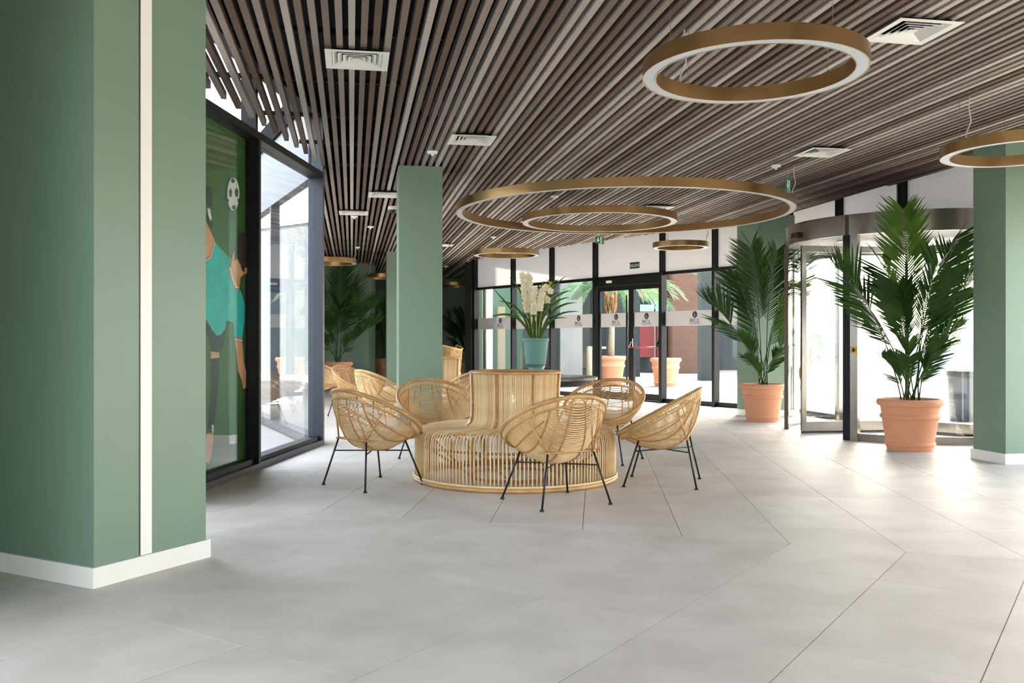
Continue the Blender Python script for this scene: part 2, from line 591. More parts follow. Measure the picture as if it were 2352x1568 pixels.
for i in range(-4, 26):
    for t0, t1 in spans(SD2 * (i * 1.15 + .4), SR2, ceil_poly):
        if t1 - t0 < .5:
            continue
        q = SD2 * (i * 1.15 + .4) + SR2 * t0
        s_ = MB().box(0, t1 - t0, -.016, .016, 0, .035).build('carrier_rail', M['rail'], ceiling)
        s_.location = (q.x, q.y, CEIL + sh + .003)
        s_.rotation_euler = (0, 0, math.atan2(SR.y, SR.x))
# ducts and a grille box in the void
MB().box(-1.7, -.5, 5.2, 5.6, 3.5, 3.82, None).build('air_duct', M['duct'], ceiling)
MB().box(-.9, .1, 8.6, 9.2, 3.45, 3.82).build('air_duct', M['duct'], ceiling)

# ------------------------------------------------------------------ glazing on the left with the mural behind it
W1 = Wall((w1x(0), 0), (0.085, 1), (1, 0))
L1 = W1.hit(743)
mull = [W1.hit(600) - 1.95 * i for i in range(0, 3)]
W1S = 4.95
mull[-1] = W1S + .056
win1 = struct(MB().build('window_1', M['frame']), 'tall black framed glazing beside the green column with clerestory', 'window')
W1.box(b := MB(), W1S, L1, -.17, .0, 0, .055); b.build('sill', M['frame_grey'], win1)
W1.box(b := MB(), W1S, L1, -.17, -.045, .055, .10); b.build('bottom_rail', M['frame'], win1)
W1.box(b := MB(), W1S, L1, -.17, .0, 3.018, 3.085); b.build('lintel', M['frame'], win1)
W1.box(b := MB(), W1S, L1, -.17, .0, 3.70, 3.86); b.build('head_rail', M['frame'], win1)
for a in mull:
    W1.box(b := MB(), a - .055, a, -.17, -.002, .055, 3.018); b.build('mullion', M['frame'], win1)
    W1.box(b := MB(), a - .055, a, -.17, -.03, 3.085, 3.70); b.build('mullion', M['frame'], win1)
W1.box(b := MB(), L1 - .02, L1 + .035, -.17, .0, 0, 3.70); b.build('corner_post', M['frame_grey'], win1)
edges = [L1 - .02] + mull
for a1, a0 in zip(edges[:-1], edges[1:]):
    W1.box(b := MB(), a0, a1 - (.055 if a1 is not edges[0] else 0), -.112, -.104, .10, 3.018); b.build('pane', M['glass_blue'], win1)
    W1.box(b := MB(), a0, a1 - (.055 if a1 is not edges[0] else 0), -.112, -.104, 3.085, 3.70); b.build('clerestory_pane', M['glass'], win1)

win6 = struct(MB().build('window_6', M['frame']), 'black framed glazing on the near side of the white striped column', 'window')
W1.box(b := MB(), -6.6, 3.4, -.17, .0, 0, .10); b.build('sill', M['frame'], win6)
W1.box(b := MB(), -6.6, 3.4, -.17, .0, 3.018, 3.085); b.build('lintel', M['frame'], win6)
W1.box(b := MB(), -6.6, 3.4, -.17, .0, 3.70, 3.86); b.build('head_rail', M['frame'], win6)
for i in range(5):
    a = -6.55 + 2.48 * i
    W1.box(b := MB(), a - .03, a + .03, -.17, 0, .1, 3.7); b.build('mullion', M['frame'], win6)
    if i < 4:
        W1.box(b := MB(), a + .03, a + 2.45, -.112, -.104, .10, 3.018); b.build('pane', M['glass'], win6)
        W1.box(b := MB(), a + .03, a + 2.45, -.112, -.104, 3.085, 3.70); b.build('clerestory_pane', M['glass'], win6)

W2 = Wall(CORNER, W2D, (1, 0.4))
win2 = struct(MB().build('window_2', M['frame']), 'courtyard glazing returning from the corner post', 'window')
W2.box(b := MB(), .05, 7.2, -.15, .0, 0, .10); b.build('sill', M['frame_grey'], win2)
W2.box(b := MB(), .05, 7.2, -.15, .0, 3.018, 3.12); b.build('lintel', M['frame_grey'], win2)
for i in range(1, 4):
    W2.box(b := MB(), i * 2.4 - .03, i * 2.4 + .03, -.15, -.0, .10, 3.018); b.build('mullion', M['frame_grey'], win2)
    W2.box(b := MB(), (i - 1) * 2.4 + .05, i * 2.4 - .03, -.09, -.082, .10, 3.018); b.build('pane', M['glass'], win2)
W2.box(b := MB(), .05, 7.2, -.15, -.1, 3.12, 3.86); b.build('fascia', M['frame_grey'], win2)

# the mural: a flat print behind the second pane
TM = -0.128
ma0, ma1 = mull[1] + .002, mull[0] - .057
W1.box(b := MB(), ma0, ma1, TM - .02, TM, .102, 3.016)
mural = tag(b.build('wall_mural', M['grass']), 'printed mural of a footballer in a teal shirt on green turf, behind the glazing', 'mural')
lay = [0]
def mpoly(name, pts, m, zoomed=True):
    """flat printed shape; pts in the pixels of the detail view (origin 440,380, 2.0625 px per px)"""
    lay[0] += 1
    t = TM + .0006 * lay[0]
    uv = []
    for x, y in pts:
        if zoomed:
            x, y = 440 + x / 2.0625, 380 + y / 2.0625
        uv.append(W1.uv(x, y, t))
    n = len(uv)
    ar = sum(uv[i][0] * uv[(i + 1) % n][1] - uv[(i + 1) % n][0] * uv[i][1] for i in range(n))
    if ar < 0:
        uv.reverse()
    vs_ = [W1.p(a, t, z) for a, z in uv] + [W1.p(a, t - .0005, z) for a, z in uv]
    fs = [tuple(range(n)), tuple(range(2 * n - 1, n - 1, -1))] + [(i, i + n, (i + 1) % n + n, (i + 1) % n) for i in range(n)]
    return MB().add(vs_, fs).build(name, m, mural)
def ell(cx, cy, rx, ry, n=28, a0=0):
    return [(cx + rx * math.cos(a0 + 2 * math.pi * i / n), cy + ry * math.sin(a0 + 2 * math.pi * i / n)) for i in range(n)]
mpoly('printed_boot', [(72, 96), (84, 92), (96, 110), (98, 160), (94, 200), (76, 190), (60, 150), (55, 115)], M['print_black'])
mpoly('printed_boot', [(66, 240), (84, 196), (100, 235), (100, 290), (86, 302), (70, 270), (56, 262)], M['print_black'])
mpoly('printed_stripe', [(76, 200), (88, 206), (97, 250), (90, 262), (78, 232)], M['print_white'])
mpoly('printed_leg', [(93, 872), (133, 872), (130, 920), (92, 920)], M['skin'])
mpoly('printed_sock', [(92, 915), (130, 910), (131, 1000), (118, 1130), (106, 1245), (78, 1250), (86, 1140), (96, 1020)], M['print_black'])
mpoly('printed_boot', [(75, 1268), (103, 1270), (104, 1300), (92, 1385), (80, 1412), (62, 1400), (62, 1330)], M['skin'])
mpoly('printed_stripe', [(95, 1228), (106, 1230), (104, 1268), (98, 1270)], M['print_white'])
mpoly('printed_shorts', [(30, 730), (70, 742), (100, 770), (130, 806), (164, 755), (152, 850), (132, 886), (94, 880), (84, 815), (55, 780)], M['print_navy'])
mpoly('printed_arm', [(207, 830), (240, 826), (248, 930), (261, 990), (257, 1052), (244, 1060), (238, 1018), (220, 968)], M['skin'])
mpoly('printed_arm', [(20, 255), (66, 258), (108, 350), (92, 420), (66, 446), (20, 440)], M['skin'])
mpoly('printed_neck', [(186, 470), (200, 400), (228, 440), (262, 500), (232, 530), (226, 582), (205, 560)], M['skin'])
mpoly('printed_shirt', [(20, 478), (66, 470), (90, 430), (110, 362), (150, 405), (187, 445), (176, 482), (190, 530), (208, 582), (228, 588), (240, 610), (253, 662), (250, 740), (240, 822),
                        (204, 816), (198, 742), (166, 735), (160, 772), (140, 800), (120, 806), (98, 780), (66, 720), (40, 690), (20, 600)], M['shirt'])
mpoly('printed_trim', [(64, 440), (88, 424), (108, 350), (113, 364), (94, 432), (66, 458)], M['print_orange'])
mpoly('printed_trim', [(66, 452), (91, 430), (110, 358), (112, 364), (93, 433), (66, 458)], M['print_white'])
mpoly('printed_trim', [(203, 812), (240, 820), (238, 836), (203, 828)], M['print_orange'])
mpoly('printed_trim', [(203, 819), (240, 827), (239, 832), (203, 824)], M['print_white'])
mpoly('printed_trim', [(176, 482), (184, 478), (200, 545), (214, 570), (226, 572), (226, 588), (206, 584), (188, 540)], M['print_orange'])
mpoly('printed_trim', [(181, 482), (186, 480), (202, 547), (215, 573), (226, 577), (226, 582), (210, 579), (194, 545)], M['print_white'])
mpoly('printed_hair', [(222, 345), (236, 322), (252, 316), (270, 330), (278, 375), (277, 440), (268, 482), (252, 506), (240, 498), (234, 470), (216, 440), (204, 452), (206, 400)], M['hair'])
mpoly('printed_ear', [(252, 486), (266, 478), (268, 500), (258, 516), (250, 508)], M['skin'])
mpoly('printed_ball', ell(198, 135, 29, 78), M['print_white'])
for (bx_, by_, rx, ry) in ((185, 130, 8, 24), (213, 128, 9, 24), (196, 72, 10, 13), (201, 198, 10, 13), (174, 165, 3, 10), (222, 165, 3, 10)):
    mpoly('printed_ball_patch', ell(bx_, by_, rx, ry, 5, -math.pi / 2), M['print_black'])

# ------------------------------------------------------------------ green columns and walls
def column(name, poly, label, base=0.10, top=CEIL + .004, trim=True, z0=0.0):
    o = struct(MB().prism(poly, z0, top).build(name, M['green']), label, 'column')
    cc = sum((Vector(p) for p in poly), Vector((0, 0))) / len(poly)
    MB().prism([tuple(cc + (Vector(p) - cc) * .96) for p in poly], top, 3.86).build('column_head', M['black'], o)
    if trim:
        c = sum((Vector(p) for p in poly), Vector((0, 0))) / len(poly)
        big = []
        n = len(poly)
        for i in range(n):                       # offset outline
            p0, p1, p2 = Vector(poly[i - 1]), Vector(poly[i]), Vector(poly[(i + 1) % n])
            e1, e2 = (p1 - p0).normalized(), (p2 - p1).normalized()
            n1, n2 = Vector((e1.y, -e1.x)), Vector((e2.y, -e2.x))
            if n1.dot(p1 - c) < 0: n1 = -n1
            if n2.dot(p1 - c) < 0: n2 = -n2
            k_ = (n1 + n2)
            big.append(tuple(p1 + k_ * (0.018 / (1 + n1.dot(n2)))))
        MB().prism(big, 0.0005, base).build('baseboard', M['white_trim'], o)
    return o

e1 = V(.468, .884).normalized()
e2 = V(-.884, .468).normalized()
c0 = fl(213.5, 1353.5)
c1p = [c0 + e1 * .02 + e2 * .02, c0 + e1 * .715 + e2 * .02, c0 + e1 * .715 + e2 * .80, c0 + e1 * .02 + e2 * .80]
col1 = column('column', [tuple(p) for p in c1p], 'green column with a full height white light strip', 0.098)
a_, b_ = c0 + e2 * .014 + e1 * .285, c0 + e2 * .014 + e1 * .352
MB().prism([tuple(a_), tuple(b_), tuple(b_ + e2 * .02), tuple(a_ + e2 * .02)], .10, 3.14).build('light_strip', M['strip'], col1)
a_ = c0 + e2 * .0195 + e1 * .278
b_ = c0 + e2 * .0195 + e1 * .285
MB().prism([tuple(a_), tuple(b_), tuple(b_ + e2 * .02), tuple(a_ + e2 * .02)], .10, 3.14).build('strip_shadow_gap', M['steel_dark'], col1)

def sq(px, d, w, dep):
    p = V((px - CX) / F * d, d)
    return [tuple(p), tuple(p + SR2 * w), tuple(p + SR2 * w + SD2 * dep), tuple(p + SD2 * dep)]
column('column', sq(916, 10.21, .49, .5), 'green column standing behind the round rattan bench')
column('column', sq(888, 19.93, .5, .5), 'dark green column beyond the bench column, beside a small gold ring lamp')
p4 = fl(2310, 1066)
column('column', [tuple(p4), tuple(p4 + SR2 * .5), tuple(p4 + SR2 * .5 + SD2 * .46), tuple(p4 + SD2 * .46)], 'green column on the far side of the revolving door, next to the big palm pot')
column('column', [(3.579, 14.47), (3.827, 14.13), (4.42, 14.23), (4.40, 14.75), (3.85, 14.9)], 'green column between the glass doors and the revolving door, behind a palm')

def wall(name, poly, label, z1=3.86, m='green'):
    return struct(MB().prism(poly, 0, z1).build(name, M[m]), label, 'wall')
wall('wall_back', [(-9.4, Y_BACK), (-.86, Y_BACK), (-.86, Y_BACK + .2), (-9.4, Y_BACK + .2)], 'deep green back wall of the lounge')
wall('wall_pier', [(-9.4, 23.05), (-3.63, 23.05), (-3.565, 23.75), (-9.4, 23.75)], 'deep green wall behind the tallest lounge palm')
wall('wall_side', [(-.90, 22.75), (-.74, 22.75), (-.80, Y_BACK), (-.94, Y_BACK)], 'green wall running back from the end of the glazing')
wall('wall_left', [tuple(W1.p(3.4, -.2, 0))[:2], tuple(W1.p(3.4, 0, 0))[:2], tuple(W1.p(W1S, 0, 0))[:2], tuple(W1.p(W1S, -.2, 0))[:2]], 'unseen green wall sized to keep window light off the striped column')  # unseen stretch, its length set to shade the column's left face
wall('wall_courtyard', [tuple(W2.p(7.2, -.15, 0))[:2], tuple(W2.p(7.2, 0, 0))[:2], tuple(W2.p(20.4, 0, 0))[:2], tuple(W2.p(20.4, -.15, 0))[:2]], 'unseen green wall blocking sky light past the courtyard glazing')  # solid instead of glazed, to hold sky light off the back of the lounge
XR0, XR1 = w1x(Y_REAR) - .2, g3x(Y_REAR) + .3
wall('wall_rear', [(XR0, Y_REAR - .25), (-2.6, Y_REAR - .25), (-2.6, Y_REAR), (XR0, Y_REAR)], 'green wall beside the added rear window')
wall('wall_rear_pier', [(5.2, Y_REAR - .25), (XR1, Y_REAR - .25), (XR1, Y_REAR), (5.2, Y_REAR)], 'green wall pier beside the added rear window')
win5 = struct(MB().build('window_5_added', M['frame']), 'unseen rear window added to light the foreground', 'window')  # unseen window, added to brighten the foreground from behind the camera
MB().box(-2.6, 5.2, Y_REAR - .2, Y_REAR - .05, 0, .1).build('sill', M['frame'], win5)
MB().box(-2.6, 5.2, Y_REAR - .2, Y_REAR - .05, 2.9, 3.86).build('lintel', M['green'], win5)
for i in range(5):
    x = -2.6 + 1.95 * i
    MB().box(x - .03, x + .03, Y_REAR - .2, Y_REAR - .05, .1, 2.9).build('mullion', M['frame'], win5)
    if i < 4:
        MB().box(x + .03, x + 1.92, Y_REAR - .13, Y_REAR - .12, .1, 2.9).build('pane', M['glass'], win5)
for nm, x0, x1, y in (('baseboard_back', -9.0, -1.0, Y_BACK), ('baseboard_pier', -8.4, -3.62, 23.05)):
    struct(MB().box(x0, x1, y - .015, y, 0.0005, .10).build(nm, M['white_trim']), 'white baseboard along the green %s wall' % nm[10:], 'baseboard')

# ------------------------------------------------------------------ rear glazing with the double door
G2 = Wall(G2L, G2R - G2L, (-1, -.7))
LG = (G2R - G2L).length
win3 = struct(MB().build('window_3', M['frame']), 'black framed glazing with frosted upper panes and a logo band', 'window')
gm = [G2.hit(p) for p in (1097, 1184, 1273, 1373, 1527, 1648)]
gm.append(gm[-1] + (gm[-1] - gm[-2]))
MW, MD = .062, .12
TR0, TR1 = 2.44, 2.50
logo_txt = text_mesh('BCL', 0.088)
logo_sub = text_mesh('HOTEL GROUP', 0.028)
logo_L = text_mesh('L', 0.088)

def place_text(me, wall_, a, t, z, m, parent, wide=1.0):
    """lettering on the inner face of a wall; reads from inside"""
    o = put('lettering', me.copy(), parent)
    o.data.materials.clear()
    o.data.materials.append(m)
    q = wall_.p(a, t, z)
    ux = V(wall_.u.x, wall_.u.y, 0)
    nn = V(wall_.n.x, wall_.n.y, 0)
    if ux.cross(V(0, 0, 1)).dot(nn) < 0:
        ux = -ux
    for v_ in o.data.vertices:
        v_.co.x *= wide
    mtx = Matrix((ux, V(0, 0, 1), nn)).transposed().to_4x4()
    mtx.translation = q
    o.matrix_local = mtx
    return o

def logo(wall_, a, t, parent, k=1.0):
    n = 24
    b = MB()
    pts = [(0.060 * math.cos(2 * math.pi * i / n), .062 * math.sin(2 * math.pi * i / n)) for i in range(n)]
    b.add([wall_.p(a + x, t, 1.668 + z) for x, z in pts] + [wall_.p(a + x, t + .001, 1.668 + z) for x, z in pts],
          [tuple(range(n)), tuple(range(2 * n - 1, n - 1, -1))] + [(i, (i + 1) % n, (i + 1) % n + n, i + n) for i in range(n)])
    b.build('logo_oval', M['logo'], parent)
    place_text(logo_L, wall_, a, t + .002, 1.638, M['logo_light'], parent, 1.1)
    place_text(logo_txt, wall_, a, t + .002, 1.532, M['logo'], parent, 1.6).name = 'logo_lettering'
    place_text(logo_sub, wall_, a, t + .002, 1.496, M['logo'], parent, 1.45).name = 'logo_lettering'

for i, a in enumerate(gm):
    G2.box(b := MB(), a - MW / 2, a + MW / 2, -.02, MD, 0, 3.86); b.build('mullion', M['frame'], win3)
G2.box(b := MB(), gm[0] - .30, gm[0] - MW / 2, -.02, MD + .05, 0, 3.86); b.build('end_post', M['frame'], win3)
G2.box(b := MB(), gm[0], LG, -.02, .05, 3.80, 3.86); b.build('head_rail', M['frame'], win3)
G2.box(b := MB(), gm[0], gm[3], -.02, .055, 0, .085); b.build('bottom_rail', M['frame'], win3)
G2.box(b := MB(), gm[4], LG, -.02, .055, 0, .085); b.build('bottom_rail', M['frame'], win3)
gm2 = gm + [LG]
for i in range(len(gm2) - 1):
    a0, a1 = gm2[i] + MW / 2, gm2[i + 1] - MW / 2
    if a1 - a0 < .1:
        continue
    G2.box(b := MB(), a0, a1, -.02, .055, TR0, TR1); b.build('transom', M['frame'], win3)
    G2.box(b := MB(), a0, a1, 0, .012, TR1, 3.80); b.build('frosted_pane', M['frost'], win3)
    if i == 3:
        continue
    G2.box(b := MB(), a0, a1, 0, .008, .085, TR0); pane = b.build('pane', M['glass'], win3)
    G2.box(b := MB(), a0, a1, .009, .0105, 1.463, 1.745); b.build('film_band', M['film'], pane)
    if i == 1:
        lg = None
    elif i < 5:
        px = {0: 1150, 2: 1330, 4: 1597}[i]
        logo(G2, G2.hit(px), .012, pane)

door = struct(MB().build('door_1', M['frame']), 'black framed double glass door with a red push bar', 'door')
d0, d1 = gm[3] + MW / 2, gm[4] - MW / 2
dm = G2.hit(1453)
G2.box(b := MB(), d0, d1, -.03, .09, 2.30, TR0); b.build('door_header', M['frame'], door)
G2.box(b := MB(), d0, d1, -.03, .03, 0, .02); b.build('threshold', M['frame_grey'], door)
for (l0, l1, bar) in ((d0 + .02, dm - .003, False), (dm + .003, d1 - .01, True)):
    leaf = MB()
    w_l, w_r = .075, .075
    if not bar:
        w_r = .06
    G2.box(leaf, l0, l0 + w_l, 0, .05, .025, 2.295)
    G2.box(leaf, l1 - w_r, l1, 0, .05, .025, 2.295)
    G2.box(leaf, l0 + w_l, l1 - w_r, 0, .05, 2.20, 2.295)
    G2.box(leaf, l0 + w_l, l1 - w_r, 0, .05, .025, .15)
    lf = leaf.build('door_leaf', M['frame'], door)
    G2.box(b := MB(), l0 + w_l, l1 - w_r, .02, .028, .15, 2.20); b.build('pane', M['glass'], lf)
    G2.box(b := MB(), l0 + w_l, l1 - w_r, .029, .0305, 1.463, 1.745); b.build('film_band', M['film'], lf)
    logo(G2, (l0 + l1) / 2 + (.0 if bar else .05), .032, lf)
    if bar:
        b = MB()
        b.tube([G2.p(l0 + .06, .14, 1.055), G2.p(l1 - .06, .14, 1.055)], .012, 8)
        b.build('push_bar', M['red'], lf)
        for aa, mm in ((l0 + .045, 'steel'), (l1 - .045, 'black_plastic')):
            b = MB()
            G2.box(b, aa - .022, aa + .022, .05, .075, 1.05, 1.23)
            b.tube([G2.p(aa, .07, 1.19), G2.p(aa, .12, 1.12), G2.p(aa, .14, 1.05)], .016, 8)
            b.build('push_bar_bracket', M[mm], lf)
    else:
        b = MB()
        b.tube([G2.p(l1 - .11, .05, 2.1), G2.p(l1 - .11, .05, .3)], .018, 8)
        b.build('pull_bar', M['frame'], lf)
G2.box(b := MB(), G2.hit(1401), G2.hit(1413), .09, .11, 2.36, 2.41); b.build('door_sensor', M['plastic'], door)

a, z = G2.uv(1459, 609.5)
sg = thing('exit_sign', 'small dark green SALIDA sign stuck on the frosted pane above the door', 'sign', G2.p(a, .013, z - .06))
sg_r = Wall((0, 0), G2.u, G2.n)
sg_r.box(b := MB(), -.135, .135, 0, .006, 0, .125); b.build('plate', M['salida'], sg)
place_text(text_mesh('SALIDA', .080), sg_r, 0, .0075, .034, M['sign_white'], sg)

# ------------------------------------------------------------------ entrance glazing and the revolving door
G3 = Wall((g3x(0), 0), (-.19, 1), (-1, 0))
win4 = struct(MB().build('window_4', M['frame']), 'dark framed entrance glazing with frosted panes above the revolving door', 'window')
g3m = [G3.hit(1932, -.02), G3.hit(2078, -.02)]
step = g3m[0] - g3m[1]
g3e = G3.hit(1176 + F * G2R.x / G2R.y)
ms = [g3e, g3m[0], g3m[1]] + [g3m[1] - step * i for i in range(1, 12)]
for i, a in enumerate(ms):
    zb = 2.70 if i == 2 else 0
    G3.box(b := MB(), a - .035, a + .035, -.12, .06, zb, 3.86); b.build('mullion', M['frame'], win4)
    if i == 2:
        G3.box(b := MB(), a + .036, a + .075, -.12, .05, zb, 3.86); b.build('timber_packer', M['beige'], win4)
G3.box(b := MB(), ms[-1], ms[0], -.1, .05, 3.80, 3.86); b.build('head_rail', M['frame'], win4)
for a1, a0 in zip(ms[:-1], ms[1:]):
    drum = a0 < g3m[0] - .01 and a1 > g3m[1] - step + .01
    zl = 2.70 if drum else 2.50
    G3.box(b := MB(), a0 + .035, a1 - .035, -.05, -.038, zl, 3.80); b.build('frosted_pane', M['frost'], win4)
    G3.box(b := MB(), a0 + .035, a1 - .035, -.09, .03, zl - .06, zl); b.build('transom', M['frame'], win4)
    if not drum:
        G3.box(b := MB(), a0 + .035, a1 - .035, -.05, -.042, .085, 2.44); pane = b.build('pane', M['glass'], win4)
        G3.box(b := MB(), a0 + .035, a1 - .035, -.09, .03, 0, .085); b.build('bottom_rail', M['frame'], win4)

wall('wall_right', [tuple(G3.p(-6.8, -.1, 0))[:2], tuple(G3.p(-6.8, .1, 0))[:2], tuple(G3.p(ms[-1], .1, 0))[:2], tuple(G3.p(ms[-1], -.1, 0))[:2]], 'green wall ending at the entrance glazing')
rd = struct(MB().build('door_2', M['steel']), 'large round revolving door with a brushed steel canopy', 'revolving door')
DC, DR = V(5.163, 11.807), 1.54
g3ang = math.atan2(1, -.19)                      # direction of the glazing line
def dp(ang, r, z):
    return V(DC.x + r * math.cos(ang), DC.y + r * math.sin(ang), z)
def arc(name, a0, a1, r0, r1, z0, z1, m, parent=rd, n=None):
    n = n or max(3, int(abs(a1 - a0) / .06))
    vs_, fs = [], []
    for i in range(n + 1):
        g = a0 + (a1 - a0) * i / n
        vs_ += [dp(g, r0, z0), dp(g, r1, z0), dp(g, r1, z1), dp(g, r0, z1)]
    for i in range(n):
        q = i * 4
        for k_ in range(4):
            l = (k_ + 1) % 4
            fs.append((q + k_, q + l, q + 4 + l, q + 4 + k_))
    fs += [(0, 1, 2, 3), (n * 4 + 3, n * 4 + 2, n * 4 + 1, n * 4)]
    b = MB().add(vs_, fs, True)
    o = b.build(name, m, parent, 40)
    return o
def ang_px(px):
    """near side angle where the photo column px meets the drum"""
    k_ = (px - CX) / F
    o, d = V(0, 0), V(k_, 1).normalized()
    w = o - DC
    bq = w.dot(d)
    cq = w.dot(w) - DR * DR
    disc = max(0.0, bq * bq - cq)
    q = d * (-bq - math.sqrt(disc))
    return math.atan2(q.y - DC.y, q.x - DC.x) % (2 * math.pi)
FZ0, FZ1 = 2.43, 2.675
aL, aM = ang_px(1806), ang_px(1947)
aR = aM + math.radians(100)
arc('canopy_fascia', 0, aM - .015, DR - .02, DR + .015, FZ0, FZ1, M['steel'])
arc('canopy_fascia', aM + .015, 2 * math.pi, DR - .02, DR + .015, FZ0, FZ1, M['steel'])
arc('canopy_joint', aM - .015, aM + .015, DR - .02, DR + .008, FZ0, FZ1, M['steel_dark'])
b = MB(); b.lathe([(.001, FZ0 + .03), (DR - .02, FZ0 + .03)], 48, False, (DC.x, DC.y, 0)); b.lathe([(DR - .02, FZ1 - .01), (.001, FZ1 - .01)], 48, False, (DC.x, DC.y, 0)); b.build('canopy_ceiling', M['canopy'], rd)
for g in (4.3, 5.2, 3.3):
    q = dp(g, .95, 0)
    MB().cyl((q.x, q.y), .06, FZ0 + .015, FZ0 + .029, 16).build('downlight', M['sign_white'], rd)
# curved glass walls: the fixed screen to the near side, its counterpart outside, a narrow lead-in at the far post
arc('curved_glass', aM + .02, aR, DR - .012, DR - .004, .09, FZ0, M['glass'])
arc('curved_rail', aM + .02, aR, DR - .035, DR + .012, 0, .09, M['steel'])
a_out0, a_out1 = aL - math.radians(64), aL
arc('curved_glass', a_out0, a_out1 - .01, DR - .012, DR - .004, .09, FZ0, M['glass'])
arc('curved_rail', a_out0, a_out1 - .01, DR - .035, DR + .012, 0, .03, M['steel'])
def post(ang, w, m, name='post', dep=.07):
    q = dp(ang, DR, 0)
    mtx = Matrix.Translation(q) @ Matrix.Rotation(ang, 4, 'Z')
    return MB().box(-dep / 2, dep / 2, -w / 2, w / 2, 0, FZ0, mtx).build(name, m, rd)
post(aL, .03, M['steel_dark'], dep=.05)
post(aM, .085, M['frame'])
post(aM + .06, .09, M['steel'])
post(aR, .09, M['steel'])
post(a_out0, .09, M['steel'])
# rotating wings
for kq in range(3):
    g = math.radians(68 + 120 * kq)
    mtx = Matrix.Translation((DC.x, DC.y, 0)) @ Matrix.Rotation(g, 4, 'Z')
    b = MB()
    b.box(.03, DR - .05, -.025, .025, FZ0 - .12, FZ0 - .04, mtx)
    b.box(.06, DR - .05, -.025, .025, .03, .15, mtx)
    b.box(DR - .11, DR - .05, -.025, .025, .15, FZ0 - .12, mtx)
    wing = b.build('wing_frame', M['steel' if kq else 'frame'], rd)
    MB().box(.012, DR - .11, -.004, .004, .15, FZ0 - .12, mtx).build('wing_pane', M['glass'], wing)
    MB().box(.06, DR - .05, -.008, .008, .004, .03, mtx).build('brush_seal', M['black_plastic'], wing)
MB().lathe([(.001, .0025), (DR - .04, .0025)], 40, False, (DC.x, DC.y, 0)).build('floor_disc', M['tile'][1], rd)
b = MB(); g0 = g3ang - math.pi
q = [dp(g3ang + i * math.pi / 12 - math.pi, DR - .1, .006) for i in range(13)]
MB().add([(p.x, p.y, .005) for p in q] + [(p.x, p.y, .003) for p in q], [tuple(range(13))] + [(i, i + 13, i + 14, i + 1) for i in range(12)]).build('entrance_mat', M['matting'], rd)
g = ang_px(1833)
mtx = Matrix.Translation(dp(g, DR + .02, 2.52)) @ Matrix.Rotation(g, 4, 'Z')
MB().box(-.02, .03, -.10, .10, -.035, .03, mtx).build('motion_sensor', M['black_plastic'], rd)
q = dp(aM + .06, DR + .036, 1.07)
mtx = Matrix.Translation(q) @ Matrix.Rotation(aM + .06, 4, 'Z')
MB().box(0, .003, -.035, .035, -.04, .04, mtx).build('warning_sticker', M['yellow'], rd)
MB().box(.003, .004, -.018, .018, -.02, .02, mtx).build('warning_sticker_mark', M['print_black'], rd)

# ------------------------------------------------------------------ gold ring lamps
def ring_lamp(c, rad, zb, label, hgt=.088, w=.078, cables=3, a0=0.4, cord=True):
    t = thing('ring_lamp', label, 'lamp', (c[0], c[1], zb), 0, 'gold ring lamps hung from the slats')
    n = 96 if rad > .8 else 64
    b = MB()
    ri = rad - w
    b.lathe([(rad - .006, 0), (rad, 0), (rad, hgt)], n)
    b.lathe([(rad, hgt), (ri, hgt)], n)
    b.lathe([(ri, hgt), (ri, 0), (ri + .006, 0)], n)
    b.build('brass_band', M['brass'], t, 40)
    MB().lathe([(ri + .006, .002), (rad - .006, .002)], n, False).build('opal_diffuser', M['diffuser'], t)
    top = CEIL + .01 - zb
    for i in range(cables):
        g = a0 + 2 * math.pi * i / cables
        x, y = (rad - w / 2) * math.cos(g), (rad - w / 2) * math.sin(g)
        b = MB()
        b.tube([(x, y, hgt), (x, y, top)], .0014, 5)
        b.cyl((x, y), .008, hgt, hgt + .018, 8)
        b.build('wire', M['wire'], t)
    if cord:
        g = a0 + .12
        x, y = (rad - w / 2) * math.cos(g), (rad - w / 2) * math.sin(g)
        x2, y2 = x + .03, y
        MB().tube([(x, y, hgt), (x + .004, y, hgt + .05), (x2 + .012, y2, hgt + (top - hgt) * .4), (x2 - .006, y2, hgt + (top - hgt) * .7), (x2, y2, top)], .0052, 6).build('power_cord', M['cable'], t)
    return t

def cen(px, d):
    return ((px - CX) / F * d, d)
ZB = 2.71
ring_lamp(cen(1730, 5.27), .635, ZB, 'gold ring lamp hung beside the large square ceiling vent', cables=4, a0=2.05)
ring_lamp(cen(1430, 11.05), 2.02, ZB, 'huge gold ring lamp encircling a smaller ring lamp', hgt=.098, cables=6, a0=-.55)
ring_lamp(cen(1376, 11.85), 1.0, ZB, 'gold ring lamp hung inside the huge ring lamp', cables=4, a0=.9, cord=False)
ring_lamp(cen(1163.5, 16.35), .59, ZB, 'gold ring lamp over the orchid, before the black end post', cables=3, a0=-.7)
ring_lamp(cen(1563, 15.0), .455, ZB, 'small gold ring lamp before the frosted panes near the SALIDA sign', cables=3, a0=-.15)
ring_lamp(cen(2338, 7.5), .585, ZB, 'gold ring lamp in front of the column by the revolving door', cables=3, a0=3.35)
ring_lamp(cen(753, 18.0), .565, ZB, 'gold ring lamp over the tall lounge palm by the corner post', cables=3, a0=.3)
ring_lamp(cen(884, 22.2), .50, ZB, 'gold ring lamp behind the dark green far column', cables=3, a0=2.6)
ring_lamp(cen(1046, 25.4), .56, ZB, 'gold ring lamp in front of the deep green back wall', cables=3, a0=.1)

